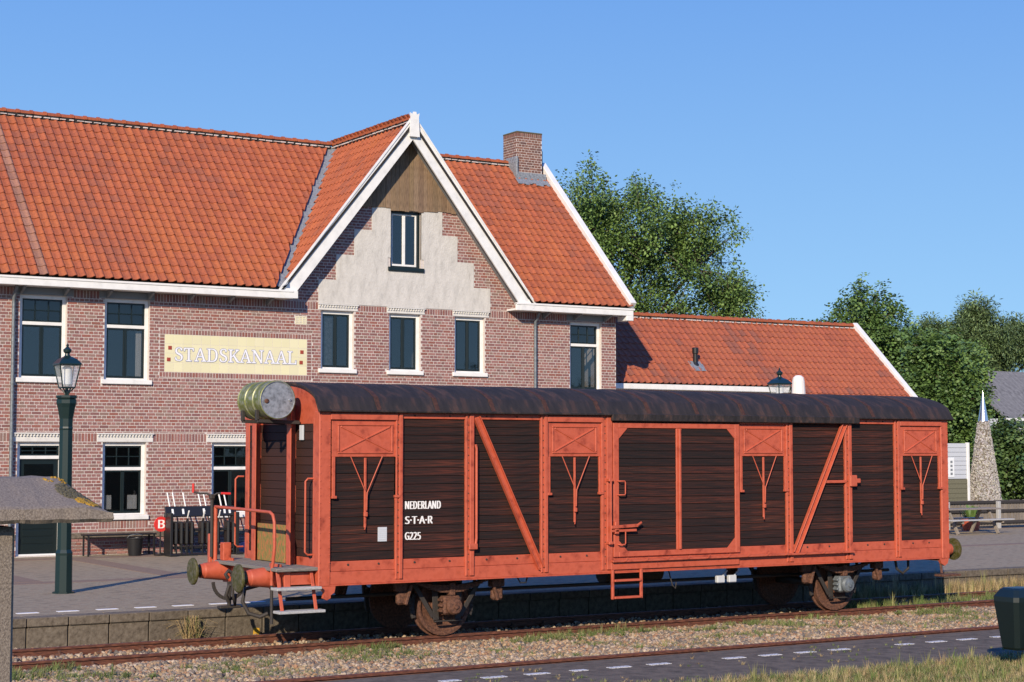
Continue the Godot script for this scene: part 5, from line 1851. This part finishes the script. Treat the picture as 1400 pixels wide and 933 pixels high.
	part(g, "leaves", M.leaf, pt)
	# house far behind
	var h := thing("house", "distant house with a large grey tiled roof among the trees", "house", Vector3(76, 0.3, -55))
	g = Geo.new()
	g.box(69.5, 88, 0.3, 4.9, -60, -51)
	part(g, "wall", M.pale_cladding, h)
	var hr := part(slab([Vector3(69, 4.9, -50.4), Vector3(89, 4.9, -50.4), Vector3(89, 8.05, -54.5), Vector3(69, 8.05, -54.5)], 0.12), "roof", M.house_roof, h)
	part(slab([Vector3(69, 4.9, -60.5), Vector3(89, 4.9, -60.5), Vector3(89, 8.05, -54.5), Vector3(69, 8.05, -54.5)], 0.12), "roof_deck", M.house_roof, hr)
	g = Geo.new()
	g.cb(69, 89, 4.74, 4.9, -50.5, -50.36, 0.01)
	part(g, "gutter", M.white, h)
	for x in [71.0, 74.0, 78.0]:
		g = Geo.new()
		g.cb(x, x + 1.4, 2.0, 3.6, -51.04, -50.98, 0.02)
		part(g, "window", M.dark_green, h)
	# pebble wall end right of the cone
	var pw := thing("pebble_wall", "low pebble-clad wall with a pale coping right of the cone monument", "wall", Vector3(34.6, 0.34, -17))
	g = Geo.new()
	g.box(33.4, 37.0, 0.34, 1.45, -17.2, -16.8)
	part(g, "wall", M.concrete, pw)
	xf = []
	cl = []
	for k in 900:
		var sz := rng.randf_range(0.03, 0.05)
		xf.append(Transform3D(Basis.from_euler(Vector3(rng.randf() * 6, rng.randf() * 6, 0)).scaled(Vector3(sz, sz, sz)), Vector3(rng.randf_range(33.4, 37.0), rng.randf_range(0.4, 1.43), -16.8)))
		var t := rng.randf_range(0.55, 1.1)
		cl.append(Color(0.47 * t, 0.41 * t, 0.33 * t))
	many(st.mesh(), xf, cl, M.stone, "pebbles", pw).set_meta("kind", "stuff")
	g = Geo.new()
	g.cb(33.35, 37.05, 1.45, 1.52, -17.25, -16.72, 0.01)
	part(g, "coping", M.dentil, pw)

# ---------------------------------------------------------------- near things
func near_things() -> void:
	# litter bin on a post
	var at := Vector3(3.99, 0.05, 8.62)
	var b := thing("litter_bin", "dark green litter bin on a post in the grass verge", "litter bin", at)
	var g := Geo.new()
	var ring := func(y: float, w: float, d: float, ch: float) -> Array:
		var out := []
		for q in [[-1, -1, 0], [-1, -1, 1], [1, -1, 0], [1, -1, 1], [1, 1, 0], [1, 1, 1], [-1, 1, 0], [-1, 1, 1]]:
			var first: bool = (q[2] == 0) == (q[0] * q[1] > 0)
			out.append(at + Vector3(q[0] * (w - (0.0 if first else ch)), y, q[1] * (d - (ch if first else 0.0))))
		return out
	var prev: Array = ring.call(0.25, 0.17, 0.13, 0.04)
	for l in [[0.28, 0.19, 0.15, 0.05], [0.86, 0.265, 0.21, 0.05], [0.92, 0.262, 0.21, 0.05], [1.01, 0.20, 0.16, 0.05], [1.03, 0.17, 0.13, 0.05]]:
		var nx: Array = ring.call(l[0], l[1], l[2], l[3])
		for i in 8:
			var j := (i + 1) % 8
			g.flat(prev[i], prev[j], nx[j], nx[i], (prev[i] + prev[j]) / 2 - at - Vector3(0, prev[i].y - at.y, 0) + Vector3(0, 0.05, 0))
		prev = nx
	for i in range(1, 7): g.tri(prev[0], prev[i], prev[i + 1], Vector3.UP, Vector3.UP, Vector3.UP)
	part(g, "bin_body", M.dark_green, b)
	g = Geo.new()
	g.tube([at + Vector3(-0.06, 0.3, 0.155), at + Vector3(-0.06, 0.88, 0.215), at + Vector3(-0.04, 0.93, 0.215), at + Vector3(0.16, 0.93, 0.215), at + Vector3(0.18, 0.88, 0.215), at + Vector3(0.18, 0.3, 0.155)], 0.016, 8)
	part(g, "rib", M.dark_green, b)
	g = Geo.new()
	g.tube([at + Vector3(-0.05, -0.1, 0.17), at + Vector3(-0.05, 0.5, 0.19)], 0.025, 10)
	part(g, "post", M.dark_green, b)
	# concrete post with an overhanging cap
	var cp := thing("concrete_post", "weathered concrete post with a lichen-spotted overhanging cap slab", "post", Vector3(-11.4, 0.04, 16.9))
	g = Geo.new()
	g.cb(-11.50, -11.215, 0.0, 2.50, 16.70, 17.02, 0.012)
	part(g, "shaft", M.rough_concrete, cp)
	g = Geo.new()
	var fn := FastNoiseLite.new()
	fn.frequency = 9.0
	var nx := 60
	var sec := [[17.10, 2.515], [17.115, 2.53], [17.11, 2.575], [17.095, 2.585], [16.99, 2.622], [16.88, 2.66], [16.78, 2.695], [16.70, 2.70], [16.60, 2.665], [16.50, 2.62], [16.49, 2.52]]
	var rows := []
	for i in nx + 1:
		var x: float = lerp(-12.2, -10.84, i / float(nx))
		var row := []
		var endk: float = clampf((x + 10.985) / 0.145, 0.0, 1.0)
		for s in sec:
			var q := Vector3(x, s[1], s[0])
			var mid := Vector3(x, 2.53, 16.85)
			q = mid + (q - mid) * (1.0 - 0.0 * endk)
			if s[1] > 2.56: q.y -= (s[1] - 2.55) * pow(endk, 1.6) * 0.8
			var nz := fn.get_noise_3dv(q)
			q += Vector3(nz * 0.006, nz * 0.006, fn.get_noise_3dv(q * 1.7) * 0.006)
			if i == nx: q.x += fn.get_noise_3dv(q * 2.0) * 0.03
			row.append(q)
		rows.append(row)
	for i in nx:
		for j in sec.size():
			var j2 := (j + 1) % sec.size()
			g.flat(rows[i][j], rows[i + 1][j], rows[i + 1][j2], rows[i][j2], (rows[i][j] + rows[i][j2]) / 2 - Vector3(rows[i][j].x, 2.58, 16.85))
	for i in range(1, sec.size() - 1): g.flat(rows[nx][0], rows[nx][i], rows[nx][i + 1], rows[nx][0], Vector3.RIGHT)
	var cap := part(g, "cap_slab", M.rough_concrete, cp)
	for l in [[-10.925, 17.035, 0.045, 0.04, "lichen", 240], [-10.965, 16.93, 0.055, 0.09, "moss", 260], [-10.99, 16.80, 0.05, 0.04, "lichen", 20], [-10.905, 16.98, 0.05, 0.09, "moss", 200]]:
		g = Geo.new()
		for k in int(l[5]):
			var a := rng.randf() * TAU
			var r := sqrt(rng.randf())
			var x: float = l[0] + cos(a) * r * l[2]
			var z: float = l[1] + sin(a) * r * l[3]
			var endk: float = clampf((x + 10.985) / 0.145, 0.0, 1.0)
			var base: float = lerp(2.585, 2.695, clampf((17.095 - z) / 0.315, 0, 1))
			base -= (base - 2.55) * pow(endk, 1.6) * 0.8
			var s := rng.randf_range(0.004, 0.009)
			g.col = grey(rng.randf_range(0.6, 1.1))
			g.lathe([[1.0 * s, -0.5 * s], [0.9 * s, 0.2 * s], [0.4 * s, 0.5 * s], [0.0, 0.5 * s]], Transform3D(Basis(), Vector3(x, base + 0.001, z)), 6)
		part(g, l[4], M[l[4]], cap)

# ---------------------------------------------------------------- vegetation
func blade_mesh() -> Mesh:
	var g := Geo.new()
	for i in 11:
		var a := rng.randf() * TAU
		var lean := rng.randf_range(0.05, 0.45)
		var h := rng.randf_range(0.5, 1.0)
		var d := Vector3(cos(a), 0, sin(a))
		var sd := Vector3(-sin(a), 0, cos(a)) * 0.022
		var p0 := d * rng.randf_range(0.0, 0.16)
		var p1 := p0 + d * lean * 0.35 + Vector3(0, h * 0.6, 0)
		var p2 := p0 + d * lean + Vector3(0, h, 0)
		g.flat(p0 - sd, p0 + sd, p1 + sd * 0.7, p1 - sd * 0.7, d + Vector3.UP * 0.5)
		g.flat(p1 - sd * 0.7, p1 + sd * 0.7, p2, p2, d + Vector3.UP * 0.5)
	return g.mesh()
func vegetation() -> void:
	var bm := blade_mesh()
	var greens := [Color(0.13, 0.17, 0.045), Color(0.17, 0.20, 0.06), Color(0.10, 0.15, 0.035), Color(0.24, 0.23, 0.09)]
	var straws := [Color(0.36, 0.27, 0.13), Color(0.42, 0.33, 0.17), Color(0.28, 0.20, 0.10), Color(0.20, 0.20, 0.07)]
	var fn := FastNoiseLite.new()
	fn.seed = 9
	fn.frequency = 0.45
	var sets := [
		["ballast_weeds", "thin green grass tufts growing through the ballast stones", 8500, Rect2(-8.0, 0.95, 24.0, 3.95), -0.1, 0.10, 0.0, greens],
		["rail_edge_grass", "fresh green grass along the track beyond the wagon's right wheel", 700, Rect2(8.8, -0.5, 7.5, 1.1), -0.14, 0.2, -1.0, greens],
		["wall_foot_grass", "straw-coloured dry grass at the foot of the platform edge", 700, Rect2(10.4, -1.62, 6.0, 0.35), -0.14, 0.34, -1.0, straws],
		["verge_grass", "rough mixed green and straw grass of the near verge", 9000, Rect2(-2.0, 7.72, 9.0, 4.0), 0.03, 0.15, -1.0, greens + straws],
		["paving_weeds", "sparse low weeds in the cracked asphalt strip", 420, Rect2(-4.0, 5.05, 11.5, 2.7), 0.045, 0.05, 0.05, greens + straws]]
	for s in sets:
		var xf := []
		var cl := []
		var R: Rect2 = s[3]
		for k in int(s[2]):
			var x := R.position.x + rng.randf() * R.size.x
			var z := R.position.y + rng.randf() * R.size.y
			if fn.get_noise_2d(x, z * 1.6) < s[6] + 0.08 and s[6] > -0.5: continue
			if s[0] == "verge_grass" and z < 7.75 + 0.35 * abs(fn.get_noise_2d(x * 3.0, 1.0)) : continue
			var h: float = s[5] * rng.randf_range(0.45, 1.25)
			if rng.randf() < 0.03: h *= 1.8
			var wd := rng.randf_range(0.16, 0.3) * (0.6 if s[5] < 0.08 else 1.0)
			xf.append(Transform3D(Basis(Vector3.UP, rng.randf() * TAU).scaled(Vector3(wd, h, wd)), Vector3(x, s[4], z)))
			var t: Color = s[7][rng.randi() % s[7].size()]
			cl.append(t * rng.randf_range(0.7, 1.2))
		var o := many(bm, xf, cl, M.grass, s[0], self)
		o.set_meta("kind", "stuff")
		o.set_meta("label", s[1])
		o.set_meta("category", "grass")
	var leaf := leaf_clump(0.135, 0.045, 20, 0.34)
	var leaf2 := leaf_clump(0.13, 0.08, 18, 0.3)
	var leaf3 := leaf_clump(0.20, 0.028, 20, 0.4)
	var g1 := [Color(0.12, 0.205, 0.045), Color(0.15, 0.24, 0.055), Color(0.09, 0.16, 0.038)]
	var g2 := [Color(0.095, 0.175, 0.042), Color(0.12, 0.20, 0.048), Color(0.075, 0.14, 0.036)]
	var g3 := [Color(0.13, 0.20, 0.075), Color(0.155, 0.225, 0.085), Color(0.10, 0.155, 0.06)]
	tree("ash_tree", "big broad ash tree with airy crown behind the station roof", Vector3(27.8, 0, -35.3), [[Vector3(27.5, 11.9, -34.8), Vector3(2.7, 2.7, 2.7)], [Vector3(29.2, 11.6, -33.8), Vector3(2.8, 2.9, 2.8)], [Vector3(31.1, 10.4, -32.8), Vector3(2.3, 2.7, 2.3)], [Vector3(26.3, 10.0, -35.7), Vector3(2.1, 3.3, 2.1)], [Vector3(32.4, 8.8, -32.0), Vector3(1.3, 1.8, 1.3)], [Vector3(29.6, 8.2, -33.8), Vector3(4.0, 1.8, 1.8)]], 4300, leaf, g1, true)
	tree("round_tree", "dense round-topped green tree behind the end of the low wing", Vector3(43.1, 0, -35.3), [[Vector3(42.9, 8.5, -35.0), Vector3(1.8, 2.1, 1.8)], [Vector3(44.3, 6.8, -34.3), Vector3(2.1, 2.1, 2.1)], [Vector3(41.1, 7.0, -36.2), Vector3(1.7, 1.9, 1.7)], [Vector3(43.7, 5.1, -34.8), Vector3(3.0, 2.4, 2.4)]], 3200, leaf2, g2, false)
	tree("willow_tree", "feathery grey-green tree with drooping twigs behind the grey roofed house", Vector3(80.7, 0, -63.8), [[Vector3(80.4, 12.1, -63.3), Vector3(1.4, 2.0, 1.4)], [Vector3(78.9, 10.3, -64.4), Vector3(2.1, 2.1, 2.1)], [Vector3(82.2, 10.6, -62.3), Vector3(2.2, 2.1, 2.1)], [Vector3(84.2, 10.1, -61.1), Vector3(2.1, 1.9, 1.9)], [Vector3(77.7, 10.8, -65.1), Vector3(1.3, 1.6, 1.3)], [Vector3(80.7, 9.3, -63.4), Vector3(3.1, 1.9, 1.9)]], 3600, leaf3, g3, true, 1.5)
	tree("pointed_tree", "dark leafy tree standing between the low wing and the cone monument", Vector3(37.0, 0, -24.9), [[Vector3(36.9, 6.2, -24.8), Vector3(1.2, 1.3, 1.2)], [Vector3(37.3, 4.5, -24.6), Vector3(1.4, 1.4, 1.4)], [Vector3(36.9, 2.6, -25.0), Vector3(1.7, 1.7, 1.7)], [Vector3(37.7, 3.3, -24.5), Vector3(1.0, 1.4, 1.0)], [Vector3(36.1, 4.5, -25.3), Vector3(1.4, 1.4, 1.4)]], 3200, leaf2, g2, false)
	tree("hedge_shrub", "tall leafy hedge shrub behind the pebble cone", Vector3(34.7, 0, -20.4), [[Vector3(34.7, 1.8, -20.5), Vector3(1.2, 1.1, 1.1)], [Vector3(35.8, 2.2, -19.8), Vector3(1.3, 1.5, 1.3)], [Vector3(36.9, 2.2, -19.1), Vector3(1.5, 1.6, 1.5)], [Vector3(33.8, 1.7, -21.1), Vector3(1.2, 1.1, 1.1)], [Vector3(35.3, 3.0, -20.1), Vector3(0.7, 0.9, 0.7)]], 2300, leaf2, [Color(0.07, 0.125, 0.03), Color(0.085, 0.14, 0.035), Color(0.05, 0.10, 0.028)], false)
	tree("leafy_tree", "bright green tree filling the gap between the round tree and the feathery one", Vector3(48.4, 0, -36.7), [[Vector3(48.2, 7.0, -36.5), Vector3(1.6, 1.4, 1.4)], [Vector3(49.2, 6.6, -35.9), Vector3(1.6, 1.6, 1.6)], [Vector3(47.9, 5.4, -36.8), Vector3(1.8, 1.8, 1.8)], [Vector3(49.6, 4.9, -35.8), Vector3(1.4, 1.8, 1.4)]], 3200, leaf2, g1, false)
	# trees across the line, which the station's upper panes mirror
	tree("park_tree", "tree across the line from the station, mirrored in its windows", Vector3(24, 0, 80), [[Vector3(24, 6.4, 80), Vector3(3.2, 3.2, 3)], [Vector3(27, 5.4, 80), Vector3(2.8, 2.8, 2.6)], [Vector3(21.4, 4.8, 80), Vector3(2.8, 3, 2.6)]], 900, leaf2, g2, false, 1.9)
	var pk := get_node("park_tree")
	pk.set_meta("group", "trees across the line")
	for i in 9:
		var cpy := copy(pk, Vector3(31 + i * 7.2, 0, 79 + 3 * sin(i * 2.1)), pk.get_meta("label"), "park_tree")
		cpy.rotation.y = i * 1.7
		cpy.scale = Vector3.ONE * (0.92 + 0.2 * fposmod(i * 0.37, 1.0))

func leaf_clump(ln: float, wd: float, count: int, spread: float) -> Mesh:
	var g := Geo.new()
	for i in count:
		var c := Vector3(rng.randf_range(-1, 1), rng.randf_range(-0.8, 0.8), rng.randf_range(-1, 1)).normalized() * spread * pow(rng.randf(), 0.5)
		var d := (c.normalized() + Vector3(rng.randf_range(-0.7, 0.7), rng.randf_range(-0.9, 0.3), rng.randf_range(-0.7, 0.7))).normalized()
		var sd := d.cross(Vector3(rng.randf_range(-0.5, 0.5), 1, rng.randf_range(-0.5, 0.5))).normalized() * wd
		g.flat(c, c + d * ln * 0.45 + sd, c + d * ln, c + d * ln * 0.45 - sd, Vector3.UP)
	return g.mesh()
func tree(called: String, label: String, at: Vector3, lobes: Array, clumps: int, leaf: Mesh, cols: Array, airy: bool, lsc := 1.0) -> void:
	var t := thing(called, label, "tree" if called != "hedge_shrub" else "hedge", at, "")
	var top: Vector3 = lobes[0][0]
	var tg := Geo.new()
	var fork := at + Vector3(0, top.y * 0.4, 0)
	tg.tube([at + Vector3(0, -0.2, 0), at + Vector3(0.1, top.y * 0.2, 0), fork, fork.lerp(top, 0.5)], 0.26 if top.y > 5 else 0.12, 9, 0.09)
	part(tg, "trunk", M.bark, t)
	var lg := Geo.new()
	var xf := []
	var cl := []
	var vol := 0.0
	for l in lobes: vol += l[1].x * l[1].y
	for l in lobes:
		var c: Vector3 = l[0]
		var r: Vector3 = l[1]
		lg.tube([fork, fork.lerp(c, 0.5) + Vector3(0, 0.3, 0), c], 0.12, 6, 0.05)
		var n := int(clumps * r.x * r.y / vol)
		var twigs := []
		for k in (64 if airy else 46):
			var d := Vector3(rng.randf_range(-1, 1), rng.randf_range(-0.75, 1), rng.randf_range(-1, 1)).normalized()
			var q := c + d * r * (rng.randf_range(0.7, 1.08) if airy else rng.randf_range(0.8, 1.12))
			twigs.append(q)
			lg.tube([c.lerp(q, 0.1), c.lerp(q, 0.55) + Vector3(0, 0.12, 0), q], 0.03, 4, 0.008, false)
		for k in n:
			var p: Vector3
			if rng.randf() < (0.95 if airy else 0.72):
				var q: Vector3 = twigs[rng.randi() % twigs.size()]
				var jt := 0.19 if airy else 0.26
				p = c.lerp(q, sqrt(rng.randf_range(0.1, 1.05))) + Vector3(rng.randfn(0, jt), rng.randfn(0, jt), rng.randfn(0, jt))
			else:
				var d := Vector3(rng.randfn(), rng.randfn(), rng.randfn()).normalized()
				p = c + d * r * pow(rng.randf(), 0.33) * 0.97
			var s := rng.randf_range(0.6, 1.2) * lsc
			xf.append(Transform3D(Basis.from_euler(Vector3(rng.randf_range(-0.5, 0.5), rng.randf() * TAU, rng.randf_range(-0.5, 0.5))).scaled(Vector3(s, s, s)), p))
			var b: Color = cols[rng.randi() % cols.size()]
			cl.append(b * rng.randf_range(0.8, 1.2))
	part(lg, "limbs", M.bark, t)
	many(leaf, xf, cl, M.leaf, "crown", t).set_meta("kind", "stuff")
